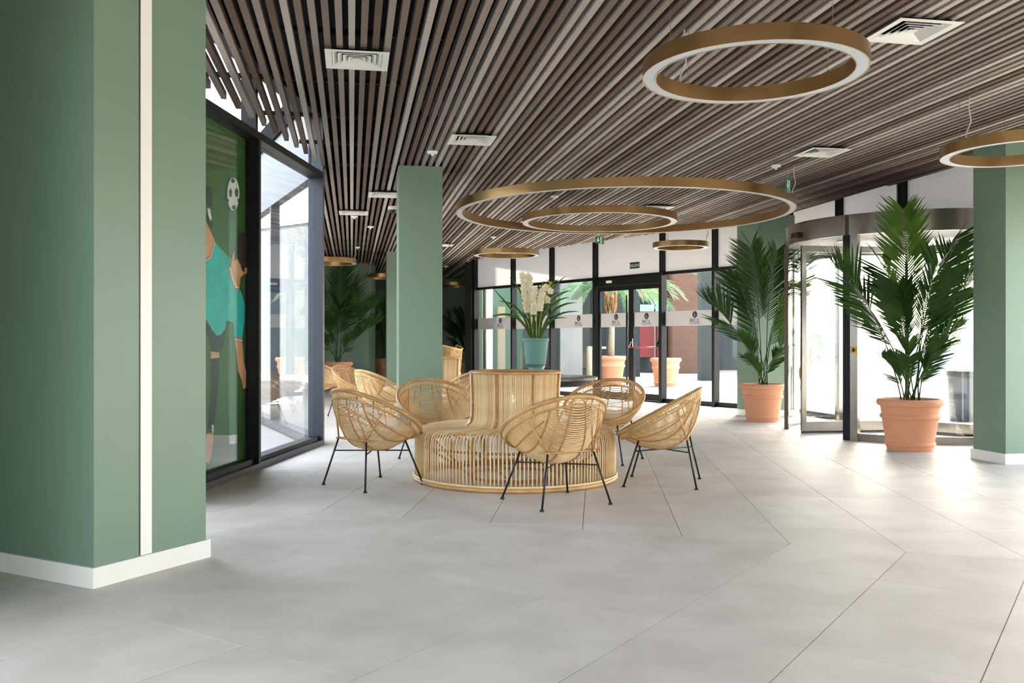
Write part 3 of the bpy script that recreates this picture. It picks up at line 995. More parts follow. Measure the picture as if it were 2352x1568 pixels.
# ------------------------------------------------------------------ ceiling vents, detectors, exit signs
def vent_proto():
    t = thing('ceiling_vent', 'white square vent', 'vent')
    a = .215
    def sqring(name, h0, h1, z0, z1):
        vs_ = []
        for h, z in ((h0, z0), (h1, z1), (h1, z1 + .003), (h0, z0 + .003)):
            vs_ += [(-h, -h, z), (h, -h, z), (h, h, z), (-h, h, z)]
        fs = []
        for i in range(4):
            for k_ in range(4):
                l, j = (k_ + 1) % 4, (i + 1) % 4
                fs.append((i * 4 + k_, i * 4 + l, j * 4 + l, j * 4 + k_))
        return MB().add(vs_, fs).build(name, M['vent'], t)
    sqring('vent_frame', a, a - .045, 0, .004)
    for i in range(4):
        h = a - .045 - .036 * i
        sqring('vent_blade', h - .003, h - .034, .003, .024)
    MB().box(-.026, .026, -.026, .026, .004, .008).build('vent_core', M['vent'], t)
    MB().box(-a + .05, a - .05, -a + .05, a - .05, .0265, .029).build('vent_shade_backing', M['black'], t)  # black sheet standing in for the shade between the blades
    return t
vp = None
for d, px, lab in ((6.30, 820, 'white square vent over the mural window, beside the vertical pale slat'),
                   (8.80, 1083, 'white square vent in line with the bench column, nearer the huge ring lamp'),
                   (5.72, 2094, 'large white square vent beside the gold ring lamp'),
                   (9.38, 1888, 'white square vent near the hanging exit sign and entrance'),
                   (12.1, 884, 'white square vent partly hidden by the bench column'),
                   (13.8, 812, 'white square vent over the lounge, in front of a smoke detector'),
                   (18.4, 1016, 'white square vent far beyond the bench column'),
                   (13.3, 1508, 'white square vent seen through the huge ring lamp'),
                   (20.2, 1160, 'white square vent seen through the ring lamp above the orchid')):
    if vp is None:
        vp = vent_proto(); o = vp
    else:
        o = copy_tree(vp)
    x, y = cen(px, d)
    o.location = (x, y, CEIL - .031)
    o.rotation_euler = (0, 0, math.atan2(SR.y, SR.x))
    o['label'] = lab
    o['group'] = 'ceiling vents'

def det_proto():
    t = thing('smoke_detector', 'white detector', 'smoke detector')
    MB().lathe([(.001, 0), (.012, 0), (.014, .012), (.02, .02)], 16).build('sensor', M['plastic'], t)
    MB().lathe([(.02, .02), (.05, .026), (.055, .045), (.001, .046)], 20).build('base_plate', M['plastic'], t, 35)
    b = MB(); b.tube([(0, 0, .045), (0, 0, .125)], .005, 6); b.build('rod', M['wire'], t)
    return t
dpq = None
for px, py, lab in ((993, 358, 'white smoke detector just above the bench column'),
                    (814, 503, 'white smoke detector behind the lounge vent'),
                    (821, 572, 'white smoke detector over the lounge, close to the ring lamp by the palm'),
                    (851, 526, 'white smoke detector between the bench column and the lounge vents'),
                    (1274, 458, 'white smoke detector seen inside the huge ring lamp'),
                    (1133, 549, 'white smoke detector above the ring lamp over the orchid'),
                    (1782, 389, 'white smoke detector near the hanging exit sign'),
                    (1024, 615, 'white smoke detector before the deep green back wall')):
    p = onz(px, py, CEIL - .085)
    if dpq is None:
        dpq = det_proto(); o = dpq
    else:
        o = copy_tree(dpq)
    o.location = p
    o['label'] = lab
    o['group'] = 'smoke detectors'
p = onz(903, 490, CEIL - .1)
t = thing('dome_camera', 'small white dome camera beside the bench column', 'camera', p)
MB().lathe([(.001, 0), (.04, .006), (.062, .03), (.066, .05)], 20).build('dome', M['black_plastic'], t)
MB().lathe([(.066, .05), (.075, .05), (.075, .10), (.001, .10)], 20).build('housing', M['plastic'], t, 40)

def hang_sign(c, z, rz, w, h, lab):
    t = thing('exit_sign', lab, 'sign', (c[0], c[1], z), rz, 'hanging exit signs')
    MB().box(-w / 2, w / 2, -.006, .006, 0, h).build('plate', M['sign_green'], t)
    # arrow panel and running figure, on both faces
    for s_ in (-1, 1):
        y = -.008 if s_ < 0 else .0065
        b = MB()
        x0 = -w * .25
        for pts in ([(-.012, .48), (.012, .48), (.012, .86), (-.012, .86)], [(-.05, .5), (0, .16), (.05, .5)]):
            n = len(pts)
            q = [(x0 + px_, y, h * pz) for px_, pz in pts]
            b.add(q + [(a, y + .0015, c_) for a, _, c_ in q], [tuple(range(n)), tuple(reversed(range(n, 2 * n)))] + [(i, i + n, (i + 1) % n + n, (i + 1) % n) for i in range(n)])
        b.build('arrow_mark', M['sign_white'], t)
        b = MB()
        xr = w * .24
        b.box(xr - .055, xr + .005, y, y + .0015, h * .08, h * .92)
        b.build('doorway_mark', M['sign_white'], t)
        b = MB()
        yy = y - .002 * (1 if s_ < 0 else -.9)
        for (xa, za, xb, zb_, ww) in ((.0, .62, -.012, .38, .014), (-.012, .40, .012, .22, .01), (.012, .22, .002, .1, .01), (-.012, .40, -.034, .26, .01), (.0, .62, .026, .5, .008), (0, .62, -.03, .56, .008)):
            d_ = V(xb - xa, 0, (zb_ - za) * h).normalized()
            s2 = V(-d_.z, 0, d_.x) * ww / 2
            A, B = V(xr - .02 + xa, yy, za * h), V(xr - .02 + xb, yy, zb_ * h)
            b.add([A - s2, B - s2, B + s2, A + s2], [(0, 1, 2, 3)])
        b.cyl((xr - .012, 0), .001, 0, .001, 6)
        b.add([V(xr - .012 + .013 * math.cos(k_ * math.pi / 4), yy, .74 * h + .013 * math.sin(k_ * math.pi / 4)) for k_ in range(8)], [tuple(range(8))])
        b.build('running_figure_mark', M['sign_green'], t)
    for x in (-w * .35, w * .35):
        b = MB(); b.tube([(x, 0, h), (x, 0, CEIL - z + .01)], .0015, 5); b.build('wire', M['wire'], t)
    return t
p = at(1810, 440, 9.35)
hang_sign((p.x, p.y), p.z, math.radians(64), .25, .128, 'green exit sign with arrow hanging near the entrance, beside a vent')
p = at(1377.5, 559.5, 16.9)
hang_sign((p.x, p.y), p.z, math.radians(50), .26, .132, 'green exit sign with arrow hanging in front of the double door')

# ------------------------------------------------------------------ rattan lounge chairs
RIM_R, TILT = .392, math.radians(29.4)
def bowl(u, v, k_=1.0):
    """u towards the front (low), v sideways, both in the rim plane; k_ scales the depth"""
    r = min(1.0, math.hypot(u, v) / RIM_R)
    d = .315 * (1 - r ** 2.1) * k_
    # shift the deepest point a little to the back
    p = V(u, v, -d)
    p = Matrix.Rotation(TILT, 3, 'Y') @ p
    return p + V(.03, 0, .592)

def make_chair():
    t = thing('rattan_chair', 'chair', 'chair')
    rim = [bowl(RIM_R * math.cos(g), RIM_R * math.sin(g)) for g in (2 * math.pi * i / 56 for i in range(56))]
    MB().tube(rim, .0165, 8, True).build('rim', M['rattan_rim'], t)
    rim2 = [bowl(.372 * math.cos(g), .372 * math.sin(g)) + V(0, 0, -.022) for g in (2 * math.pi * i / 48 for i in range(48))]
    MB().tube(rim2, .0085, 6, True).build('lower_rim', M['rattan_rim'], t)
    b = MB()                                     # lacing between the two rims
    n = 84
    for i in range(n):
        g, g2 = 2 * math.pi * i / n, 2 * math.pi * (i + .5) / n
        p, q = bowl(RIM_R * math.cos(g), RIM_R * math.sin(g)), bowl(.372 * math.cos(g2), .372 * math.sin(g2)) + V(0, 0, -.022)
        p2 = bowl(RIM_R * math.cos(g + 2 * math.pi / n), RIM_R * math.sin(g + 2 * math.pi / n))
        b.tube([p, q], .003, 4, caps=False)
        b.tube([q, p2], .003, 4, caps=False)
    b.build('lacing', M['rattan'][1], t)['kind'] = 'stuff'
    # side-to-side strands in the middle, fanned strands in both side panels
    def edge(u):                                 # half width of the middle panel
        return .165 + .07 * math.cos(u / RIM_R * 1.35)
    b = MB()
    rr = .366
    u = -rr + .012
    kk = 0
    while u < rr:
        lim = math.sqrt(max(0, rr * rr - u * u))
        e = min(edge(u), lim)
        m = max(4, int(e / .018))
        b.tube([bowl(u, -e + 2 * e * i / m) for i in range(m + 1)], .0041 if kk % 3 else .005, 4, caps=False)
        u += .0112
        kk += 1
    b.build('centre_weave', M['rattan'][0], t)['kind'] = 'stuff'
    for s_ in (-1, 1):
        b = MB()
        for i in range(54):
            f = i / 53
            u0 = -.29 + .58 * f
            v0 = edge(u0)
            g = math.radians(148 - 116 * f)
            u1, v1 = rr * math.cos(g), rr * math.sin(g)
            if math.hypot(u0, v0) > rr:
                continue
            b.tube([bowl(u0 + (u1 - u0) * q, s_ * (v0 + (v1 - v0) * q)) for q in (0, .17, .33, .5, .67, .83, 1)], .0042, 4, caps=False)
        b.build('side_weave', M['rattan'][1], t)['kind'] = 'stuff'
    for v0, k_ in ((-.10, 1), (.10, 1)):
        b = MB().tube([bowl(-rr * .96 + rr * 1.92 * i / 14, v0 * (.6 + .4 * math.cos(math.pi * (i / 14 - .5))), 1.025) for i in range(15)], .0062, 6)
        b.build('rib', M['rattan_dark'], t)
    for s_ in (-1, 1):
        pts = []
        for i in range(17):
            u = -.30 + .60 * i / 16
            pts.append(bowl(u, s_ * edge(u), 1.025))
        MB().tube(pts, .0075, 6).build('rib', M['rattan_dark'], t)
        pts = [bowl(.36 * math.cos(g), s_ * .30 * math.sin(g) , 1.03) for g in (math.radians(50 + 80 * i / 8) for i in range(9))]
        MB().tube(pts, .0055, 6).build('rib', M['rattan_dark'], t)
    # square cane frame under the bowl that carries the legs, braced up to the rim
    P = {}
    for sx in (-1, 1):
        for sy in (-1, 1):
            P[(sx, sy)] = V(sx * .19 - .015, sy * .19, .385 if sx < 0 else .372)
    b = MB()
    for a, c in (((-1, -1), (-1, 1)), ((-1, 1), (1, 1)), ((1, 1), (1, -1)), ((1, -1), (-1, -1))):
        d_ = (P[c] - P[a]).normalized() * .02
        b.tube([P[a] - d_, P[c] + d_], .0085, 6)
    b.build('under_frame', M['rattan_rim'], t)
    for sy in (-1, 1):
        for q in (bowl(-.325, sy * .12, 1.05), bowl(-.16, sy * .31, 1.05)):
            MB().tube([P[(-1, sy)], q], .007, 6).build('brace', M['rattan_rim'], t)
        MB().tube([P[(1, sy)], bowl(.17, sy * .30, 1.05)], .007, 6).build('brace', M['rattan_rim'], t)
    foot = {}
    for (sx, sy), p in P.items():
        f = V(sx * .287, sy * .287, .012)
        foot[(sx, sy)] = f
        leg = MB().tube([p + V(0, 0, .005), f], .0078, 8).build('leg', M['leg'], t)
        MB().lathe([(.001, 0), (.016, 0), (.016, .007), (.009, .016), (.001, .017)], 12, True, (f.x, f.y, 0)).build('foot', M['leg'], leg)
    for a, c in (((-1, -1), (1, 1)), ((-1, 1), (1, -1))):
        def onleg(k_):
            q = P[k_]; f = foot[k_]
            w = (.282 - f.z) / max(.01, q.z - f.z)
            return f + (q - f) * min(1, w)
        MB().tube([onleg(a), onleg(c)], .0055, 6).build('stretcher', M['leg'], t)
    return t

chair0 = make_chair()
chairs = [   # X, Y, facing (deg from +X), label
    (-1.135, 7.44, 45, 'round rattan chair between the corner post and the big rattan bench'),
    (.318, 6.65, 119, 'round rattan chair with its back to the tile border, in front of the big bench'),
    (1.248, 7.533, 166, 'round rattan chair on the entrance side of the big bench, side on'),
    (.915, 8.95, 243, 'round rattan chair beyond the big bench, in front of the dark round table'),
    (-.745, 8.93, -66, 'round rattan chair in front of the bench column, facing the big bench'),
    (-1.80, 12.35, 40, 'pale sunlit round rattan chair next to the bench column by the second bench'),
    (-2.50, 14.4, -25, 'round rattan chair in front of the tallest palm pot'),
    (-3.52, 16.6, -40, 'round rattan chair half hidden by the corner post'),
    (-.50, 12.55, 122, 'round rattan chair with its rim showing over the big bench, by the bench column'),
    (.20, 14.75, 160, 'round rattan chair behind the orchid pot'),
]
for i, (x, y, a, lab) in enumerate(chairs):
    o = chair0 if i == 0 else copy_tree(chair0)
    o.location = (x, y, 0)
    o.rotation_euler = (0, 0, math.radians(a))
    o['label'] = lab
    o['group'] = 'round rattan chairs'

# ------------------------------------------------------------------ round rattan benches
def make_bench(loc, label, n_slat=164):
    t = thing('round_rattan_bench', label, 'bench', (loc[0], loc[1], 0), 0, 'round rattan benches')
    ctrl = [(.388, .902), (.383, .80), (.379, .68), (.379, .57), (.384, .515), (.402, .474), (.437, .452), (.50, .445), (.60, .443), (.70, .443), (.785, .440), (.828, .424), (.850, .390), (.858, .34), (.859, .18), (.857, .045)]
    b = MB().tube([(r, 0, z) for r, z in ctrl], .0068, 6)
    first = b.build('bench_slat', M['rattan'][0], t)
    alt = [first.data]
    for i in (1, 2):
        me = first.data.copy()
        me.materials[0] = M['rattan'][i]
        alt.append(me)
    for i in range(1, n_slat):
        me = alt[R.choice((0, 0, 1, 2, 2))]
        put('bench_slat', me, t, (0, 0, 0), 2 * math.pi * (i + R.uniform(-.06, .06)) / n_slat)
    def circ(r, z, rad, m, name, n=72):
        MB().tube([(r * math.cos(2 * math.pi * i / n), r * math.sin(2 * math.pi * i / n), z) for i in range(n)], rad, 8, True).build(name, m, t)
    circ(.862, .018, .018, M['rattan_rim'], 'base_ring', 96)
    circ(.870, .044, .010, M['rattan'][0], 'base_ring', 96)
    circ(.840, .30, .010, M['rattan_dark'], 'inner_hoop')
    circ(.388, .906, .013, M['rattan_rim'], 'top_ring')
    circ(.366, .880, .010, M['rattan_rim'], 'top_ring')
    circ(.40, .02, .012, M['rattan_dark'], 'inner_hoop')
    seam = MB().tube([(r + (.010 if z > .46 else 0), 0, z + (.0 if z > .46 else .004)) for r, z in ctrl[:7]], .0105, 8)
    sm = seam.build('seam_pole', M['rattan_dark'], t)
    bands = MB()
    for z in (.52, .66, .80, .89):
        r = .385 if z > .55 else .40
        bands.tube([(r, 0, z - .012), (r, 0, z + .012)], .0135, 8)
    bd = bands.build('seam_binding', M['rattan_rim'], sm)
    for i in range(8):
        g = math.radians(22 + 45 * i)
        if i == 0:
            sm.rotation_euler = (0, 0, g)
        else:
            c = put('seam_pole', sm.data, t, (0, 0, 0), g)
            put('seam_binding', bd.data, c)
        s2 = MB().tube([(.80 * math.cos(g), .80 * math.sin(g), .30), (.42 * math.cos(g + .3), .42 * math.sin(g + .3), .03)], .011, 6)
        s2.build('inner_strut', M['rattan_dark'], t)
        s2 = MB().tube([(.835 * math.cos(g), .835 * math.sin(g), .02), (.835 * math.cos(g), .835 * math.sin(g), .42)], .011, 6)
        s2.build('inner_strut', M['rattan_dark'], t)
    return t
make_bench((.028, 7.86), 'large round rattan bench with a tall central back, ringed by five chairs')
make_bench((-1.23, 14.65), 'round rattan bench half hidden behind the bench column')

# wing chair beyond the second bench
def wing_chair(loc, rz):
    t = thing('wing_chair', 'woven rattan wing chair behind the second rattan bench', 'chair', (loc[0], loc[1], 0), rz)
    def surf(a, z):                              # a -1..1 around the back
        flare = .06 * max(0, (z - .45) / .65)
        r = .36 + flare
        g = math.radians(180 + a * 100)
        return V(r * math.cos(g) * .95, r * math.sin(g), z)
    def top(a): return .98 + .16 * abs(a) ** 1.5 - .30 * max(0, abs(a) - .75) / .25
    b = MB()
    for i in range(26):
        f = i / 25
        b.tube([surf(a, .42 + (top(a) - .42) * f) for a in (x / 8 for x in range(-8, 9))], .006, 4, caps=False)
    b.build('back_weave', M['rattan'][1], t)['kind'] = 'stuff'
    MB().tube([surf(a, top(a)) for a in (x / 12 for x in range(-12, 13))], .017, 8).build('top_rail', M['rattan_rim'], t)
    for a in (-1, -.5, 0, .5, 1):
        MB().tube([surf(a, .36), surf(a, .7), surf(a, top(a))], .011, 6).build('back_rib', M['rattan_dark'], t)
    MB().lathe([(.001, .38), (.34, .38), (.36, .40), (.35, .44), (.001, .45)], 32).build('seat', M['rattan'][0], t)
    for g in (45, 135, 225, 315):
        x, y = math.cos(math.radians(g)), math.sin(math.radians(g))
        MB().tube([(x * .26, y * .26, .39), (x * .31, y * .31, 0)], .013, 8).build('leg', M['rattan_dark'], t)
    return t
wing_chair(cen(1024, 21.5), math.radians(160))

# ------------------------------------------------------------------ dark round table and the orchid on it
t = thing('round_table', 'dark round metal table behind the big rattan bench', 'table', (.272, 10.9, 0))
MB().lathe([(.001, .715), (.72, .715), (.75, .72), (.75, .748), (.74, .752), (.001, .752)], 64).build('table_top', M['table'], t, 40)
MB().lathe([(.70, .655), (.70, .715)], 64).build('apron', M['frame'], t)
MB().lathe([(.001, .71), (.06, .70), (.055, .08), (.07, .03), (.35, .018), (.36, 0), (.001, 0)], 32).build('pedestal', M['frame'], t, 40)

oc = (cen(1230.5, 10.95)[0], 10.95, .752)
t = thing('potted_orchid', 'white orchid with strappy leaves in a matt teal urn', 'plant', oc)
MB().lathe([(.001, 0), (.096, 0), (.104, .012), (.104, .06), (.100, .075), (.086, .092), (.083, .106), (.094, .122), (.112, .136), (.124, .146), (.126, .160), (.122, .166),
            (.132, .25), (.146, .38), (.152, .422), (.160, .426), (.163, .452), (.158, .458), (.150, .454), (.146, .42), (.001, .41)], 48).build('urn', M['teal_pot'], t, 40)
MB().lathe([(.147, .435), (.001, .442)], 32).build('soil', M['soil'], t)
def strap(p0, p1, p2, w, m, name, parent, n=9):
    vs_, fs = [], []
    for i in range(n + 1):
        f = i / n
        p = p0 * (1 - f) ** 2 + p1 * 2 * f * (1 - f) + p2 * f * f
        tg = ((p1 - p0) * (1 - f) + (p2 - p1) * f).normalized()
        s_ = tg.cross(V(tg.y * .2 + .3, -tg.x * .2 - .9, .25)).normalized()
        ww = w * (math.sin(math.pi * min(1, (f * .82 + .16))) ** .7) if f < 1 else w * .05
        up = tg.cross(s_).normalized()
        vs_ += [p - s_ * ww / 2 + up * ww * .16, p, p + s_ * ww / 2 + up * ww * .16]
        if i:
            q = (i - 1) * 3
            fs += [(q, q + 1, q + 4, q + 3), (q + 1, q + 2, q + 5, q + 4)]
    return MB().add(vs_, fs, True).build(name, m, parent)
k_px = 11.05 / F
Ro = random.Random(3)
leaf_tips = [(-100, 150, 60), (-85, 110, 120), (-60, 175, 150), (-30, 160, 165), (-14, 130, 190), (10, 120, 165), (20, 165, 175), (34, 150, 190), (52, 170, 180), (62, 130, 165), (72, 185, 160),
             (78, 120, 130), (95, 105, 120), (105, 80, 100), (46, 110, 150), (-45, 75, 95), (-110, 60, 110), (70, 60, 80), (-25, 90, 120), (85, 140, 150), (28, 140, 190), (0, 150, 140)]
for i, (dx, dz, h) in enumerate(leaf_tips):
    y2 = Ro.uniform(-.22, .22)
    p0 = V(Ro.uniform(-.06, .06), Ro.uniform(-.06, .06), .44)
    p2 = V(dx * k_px, y2, .44 + dz * k_px * .80)
    p1 = V(dx * k_px * .32, y2 * .3, .44 + h * k_px * .74)
    strap(p0, p1, p2, Ro.uniform(.024, .034), M['orchid_leaf'], 'leaf', t)
def blossom(parent, p, az, size, tilt=.2):
    b = MB()
    for i in range(5):
        g = 2 * math.pi * i / 5 + .3
        c, s_ = math.cos(g), math.sin(g)
        L, W = size, size * .42
        pr = []
        for f, w in ((0, .15), (.35, .9), (.7, 1), (1.0, .35)):
            pr.append((f * L, w * W, .22 * L * math.sin(f * 2.4)))
        vs_ = []
        for a, w, h in pr:
            for sg_ in (-1, 0, 1):
                x, z = a * c - sg_ * w * s_, a * s_ + sg_ * w * c
                vs_.append(V(x, -h + (.05 * L if sg_ == 0 else 0), z))
        fs = []
        for q in range(3):
            for e in range(2):
                fs.append((q * 3 + e, q * 3 + e + 1, q * 3 + e + 4, q * 3 + e + 3))
        b.add(vs_, fs, True)
    b.add([V(0, -.3 * size, 0), V(.2 * size, 0, 0), V(0, 0, .2 * size), V(-.2 * size, 0, 0), V(0, 0, -.3 * size)], [(0, 1, 2), (0, 2, 3), (0, 3, 4), (0, 4, 1)], True)
    o = b.build('blossom', M['petal'], parent)
    o.location = p
    o.rotation_euler = (tilt, 0, az)
    return o
def spike(base, mid, tip, n, name='flower_spike', s0=.40, size=.054, buds=0):
    pts = []
    for i in range(13):
        f = i / 12
        pts.append(base * (1 - f) ** 2 + mid * 2 * f * (1 - f) + tip * f * f)
    st = MB().tube(pts, [.006 - .003 * i / 12 for i in range(13)], 6).build(name, M['orchid_stem'], t)
    for i in range(n):
        f = s0 + (1 - s0) * i / max(1, n - 1) * (1 if not buds else .75)
        p = base * (1 - f) ** 2 + mid * 2 * f * (1 - f) + tip * f * f
        sd = 1 if i % 2 else -1
        blossom(st, p + V(sd * .042, -.025 + Ro.uniform(-.03, .03), Ro.uniform(-.01, .01)), -sd * .45 + Ro.uniform(-.3, .3), size * (1.15 - .3 * f) * Ro.uniform(.9, 1.15), Ro.uniform(-.2, .3))
    for i in range(buds):
        f = .78 + .22 * i / max(1, buds - 1)
        p = base * (1 - f) ** 2 + mid * 2 * f * (1 - f) + tip * f * f
        sd = (1 if i % 2 else -1)
        b = MB().lathe([(.001, 0), (.008, .012), (.010, .03), (.001, .055)], 8)
        o = b.build('bud', M['bud'], st)
        o.location = p
        o.rotation_euler = (0, sd * .6, 0)
zt = .44
spike(V(-.03, -.02, zt), V(-.09, -.06, zt + .5), V(-24 * k_px, -.08, zt + 146 * k_px), 17)
spike(V(.01, -.03, zt), V(.0, -.08, zt + .35), V(4 * k_px, -.1, zt + 112 * k_px), 9, s0=.55)
spike(V(.03, .0, zt), V(.05, -.05, zt + .4), V(32 * k_px, -.05, zt + 128 * k_px), 5, s0=.6, buds=7)

# ------------------------------------------------------------------ potted palms
def pot_mesh(parent, rt, h, m='terracotta', name='pot'):
    r = rt
    prof = [(.001, 0), (r * .67, 0), (r * .70, .03 * h / .55), (r * .71, h * .085), (r * .755, h * .10), (r * .765, h * .135), (r * .735, h * .16), (r * .72, h * .17),
            (r * .83, h * .60), (r * .855, h * .615), (r * .895, h * .635), (r * .90, h * .675), (r * .865, h * .70), (r * .85, h * .715), (r * .875, h * .835), (r * .90, h * .855),
            (r * .97, h * .875), (r * 1.0, h * .915), (r * .995, h * .955), (r * .96, h * .99), (r * .91, h), (r * .86, h * .985), (r * .84, h * .92)]
    o = MB().lathe(prof, 48).build(name, M[m], parent, 38)
    MB().lathe([(r * .85, h * .925), (.001, h * .94)], 32).build('soil', M['soil'], parent)
    return o

def frond(parent, p0, p1, p2, p3, lmax, m='palm', start=.3, n=34, vee=.7, wid=.026, side=None, name='frond', rw=.008, rnd=R):
    """arching palm leaf along a cubic curve; leaflets rise in a V on both sides"""
    def bz(f):
        g = 1 - f
        return p0 * g ** 3 + p1 * 3 * f * g * g + p2 * 3 * f * f * g + p3 * f ** 3
    pts = [bz(i / 14) for i in range(15)]
    b = MB().tube(pts, [rw * (1 - .8 * i / 14) for i in range(15)], 5)
    h = V(p3.x - p0.x, p3.y - p0.y, 0)
    sv = side if side else (V(-h.y, h.x, 0).normalized() if h.length > .05 else V(1, 0, 0))
    for i in range(n):
        f = start + (1 - start) * (i + .5) / n
        p = bz(f)
        tg = (bz(min(1, f + .02)) - bz(f - .02)).normalized()
        up = sv.cross(tg)
        if up.z < 0 and abs(tg.z) < .8:
            up = -up
        up.normalize()
        g = (f - start) / (1 - start)
        L = lmax * (math.sin(math.pi * (.16 + .70 * g)) ** .8) * rnd.uniform(.82, 1.14)
        fwd = .95 + .7 * g
        for s_ in (-1, 1):
            d = (sv * s_ * .85 + tg * fwd + up * vee * rnd.uniform(.7, 1.2)).normalized()
            w = wid * (.75 + .5 * math.sin(math.pi * g))
            nrm = d.cross(tg).normalized()
            side_v = nrm.cross(d).normalized()
            droop = V(0, 0, -1) * L * rnd.uniform(.0, .09)
            q0, q1, q2 = p, p + d * L * .45 + droop * .15, p + d * L + droop
            vs_ = [q0 - side_v * w * .22, q0 + side_v * w * .22, q1 - side_v * w / 2, q1 + side_v * w / 2 , p + d * L * .78 + droop * .55 - side_v * w * .32, p + d * L * .78 + droop * .55 + side_v * w * .32, q2]
            b.add(vs_, [(0, 2, 3, 1), (2, 4, 5, 3), (4, 6, 5)])
    o = b.build(name, M[m], parent)
    return o

def potted_palm(px, py, d_c, rt, h, tips, label, seed, scale_leaf=1.0, n=38, petiole=True):
    """tips: (dx, dz, dy, bow, leaflet length, material) in metres from the pot centre / soil level"""
    x = (px - CX) / F * d_c
    t = thing('potted_palm', label, 'plant', (x, d_c, 0), 0, 'palms in terracotta pots')
    pot_mesh(t, rt, h)
    rr = random.Random(seed)
    for dx, dz, dy, bow, ll, m in tips:
        p0 = V(rr.uniform(-.09, .09), rr.uniform(-.09, .09), h * .93)
        p3 = V(dx, dy, h + dz)
        p1 = V(dx * (.10 + .32 * bow), dy * (.10 + .32 * bow), h + dz * (.42 + .06 * bow))
        p2 = V(dx * (.52 + bow * .22), dy * (.52 + bow * .22), h + dz * (.80 + bow * .16))
        hh = V(dx, dy, 0)
        sd = V(-dy, dx, 0).normalized() if hh.length > .01 else V(1, 0, 0)
        frond(t, p0, p1, p2, p3, ll * (1.15 if dz > .8 else .85) * scale_leaf, m, wid=.022 if dz > .8 else .016, start=rr.uniform(.34, .42) if dz > .8 else .28, n=n, side=sd, rnd=rr)
    return t

G_ = 9.85 / F
tipsA = [(-60 * G_, 420 * G_, -.50, .1, .46, 'palm_light'), (58 * G_, 362 * G_, -.45, .1, .46, 'palm'), (-178 * G_, 300 * G_, -.10, .55, .46, 'palm'), (158 * G_, 290 * G_, -.12, .3, .46, 'palm'),
         (130 * G_, 338 * G_, .30, .3, .44, 'palm'), (-85 * G_, 95 * G_, -.25, .5, .30, 'palm'), (98 * G_, 165 * G_, -.2, .35, .36, 'palm'), (82 * G_, 100 * G_, .1, .45, .30, 'palm'),
         (5 * G_, 300 * G_, -.62, .3, .42, 'palm'), (-10 * G_, 330 * G_, .65, .2, .44, 'palm'), (-95 * G_, 250 * G_, .45, .4, .42, 'palm'), (40 * G_, 130 * G_, -.45, .5, .32, 'palm'), (-40 * G_, 130 * G_, -.4, .5, .32, 'palm'), (-45 * G_, 255 * G_, -.22, .35, .42, 'palm'), (55 * G_, 235 * G_, -.28, .35, .42, 'palm')]
potted_palm(2090, 1040, 9.86, .342, .552, tipsA, 'tall palm in a terracotta pot in front of the revolving door', 11)
G_ = 13.3 / F
tipsB = [(-50 * G_, 310 * G_, -.55, .1, .52, 'palm'), (10 * G_, 300 * G_, -.5, .1, .52, 'palm'), (-128 * G_, 185 * G_, -.1, .6, .50, 'palm'), (66 * G_, 285 * G_, -.35, .2, .48, 'palm'),
         (45 * G_, 240 * G_, -.55, .2, .48, 'palm_light'), (70 * G_, 205 * G_, .2, .3, .44, 'palm'), (-72 * G_, 110 * G_, -.3, .5, .38, 'palm'), (55 * G_, 110 * G_, -.3, .4, .36, 'palm'),
         (-55 * G_, 60 * G_, -.3, .5, .28, 'palm'), (-25 * G_, 260 * G_, .5, .3, .46, 'palm'), (48 * G_, 70 * G_, .1, .4, .30, 'palm'), (-70 * G_, 250 * G_, -.2, .3, .46, 'palm')]
potted_palm(1751.5, 971, 13.38, .33, .55, tipsB, 'tall palm in a terracotta pot against the green column by the glass doors', 12)
G_ = 21.2 / F
tipsC = [(15 * G_, 215 * G_, -.4, .1, .6, 'palm'), (-30 * G_, 200 * G_, -.4, .2, .6, 'palm'), (95 * G_, 130 * G_, -.2, .7, .6, 'palm'), (92 * G_, 85 * G_, -.1, .7, .55, 'palm'), (60 * G_, 150 * G_, -.5, .4, .6, 'palm'),
         (-80 * G_, 140 * G_, -.3, .6, .6, 'palm'), (-60 * G_, 70 * G_, -.3, .5, .5, 'palm'), (55 * G_, 60 * G_, -.3, .5, .5, 'palm'), (20 * G_, 130 * G_, -.6, .3, .55, 'palm'), (-20 * G_, 90 * G_, -.6, .4, .5, 'palm'), (40 * G_, 185 * G_, -.1, .3, .6, 'palm')]
potted_palm(774, 900, 21.3, .37, .70, tipsC, 'bushy palm in a large terracotta pot against the deep green wall', 13, n=36)
tipsD = [(.1, 1.4, -.3, .2, .4, 'palm'), (-.2, 1.3, -.2, .3, .4, 'palm'), (.3, 1.0, -.2, .4, .4, 'palm'), (-.35, .9, -.2, .4, .36, 'palm'), (.2, .6, -.3, .5, .3, 'palm'), (-.1, .8, -.4, .4, .34, 'palm')]
potted_palm(883, 862, 24.6, .27, .72, tipsD, 'slim palm in a tall terracotta pot next to the dark green far column', 14, n=28)
tipsE = [(-.55, 1.35, -.2, .5, .42, 'palm'), (-.25, 1.5, -.05, .3, .40, 'palm'), (-.12, 1.5, -.02, .2, .36, 'palm'), (-.6, .9, -.1, .5, .4, 'palm'), (-.4, .5, -.1, .5, .3, 'palm'), (-.3, 1.1, .05, .4, .34, 'palm'), (-.2, .8, -.03, .3, .3, 'palm')]
potted_palm(1074, 857, 26.3, .28, .55, tipsE, 'palm in a small terracotta pot in the corner of the deep green back wall', 15, n=28)

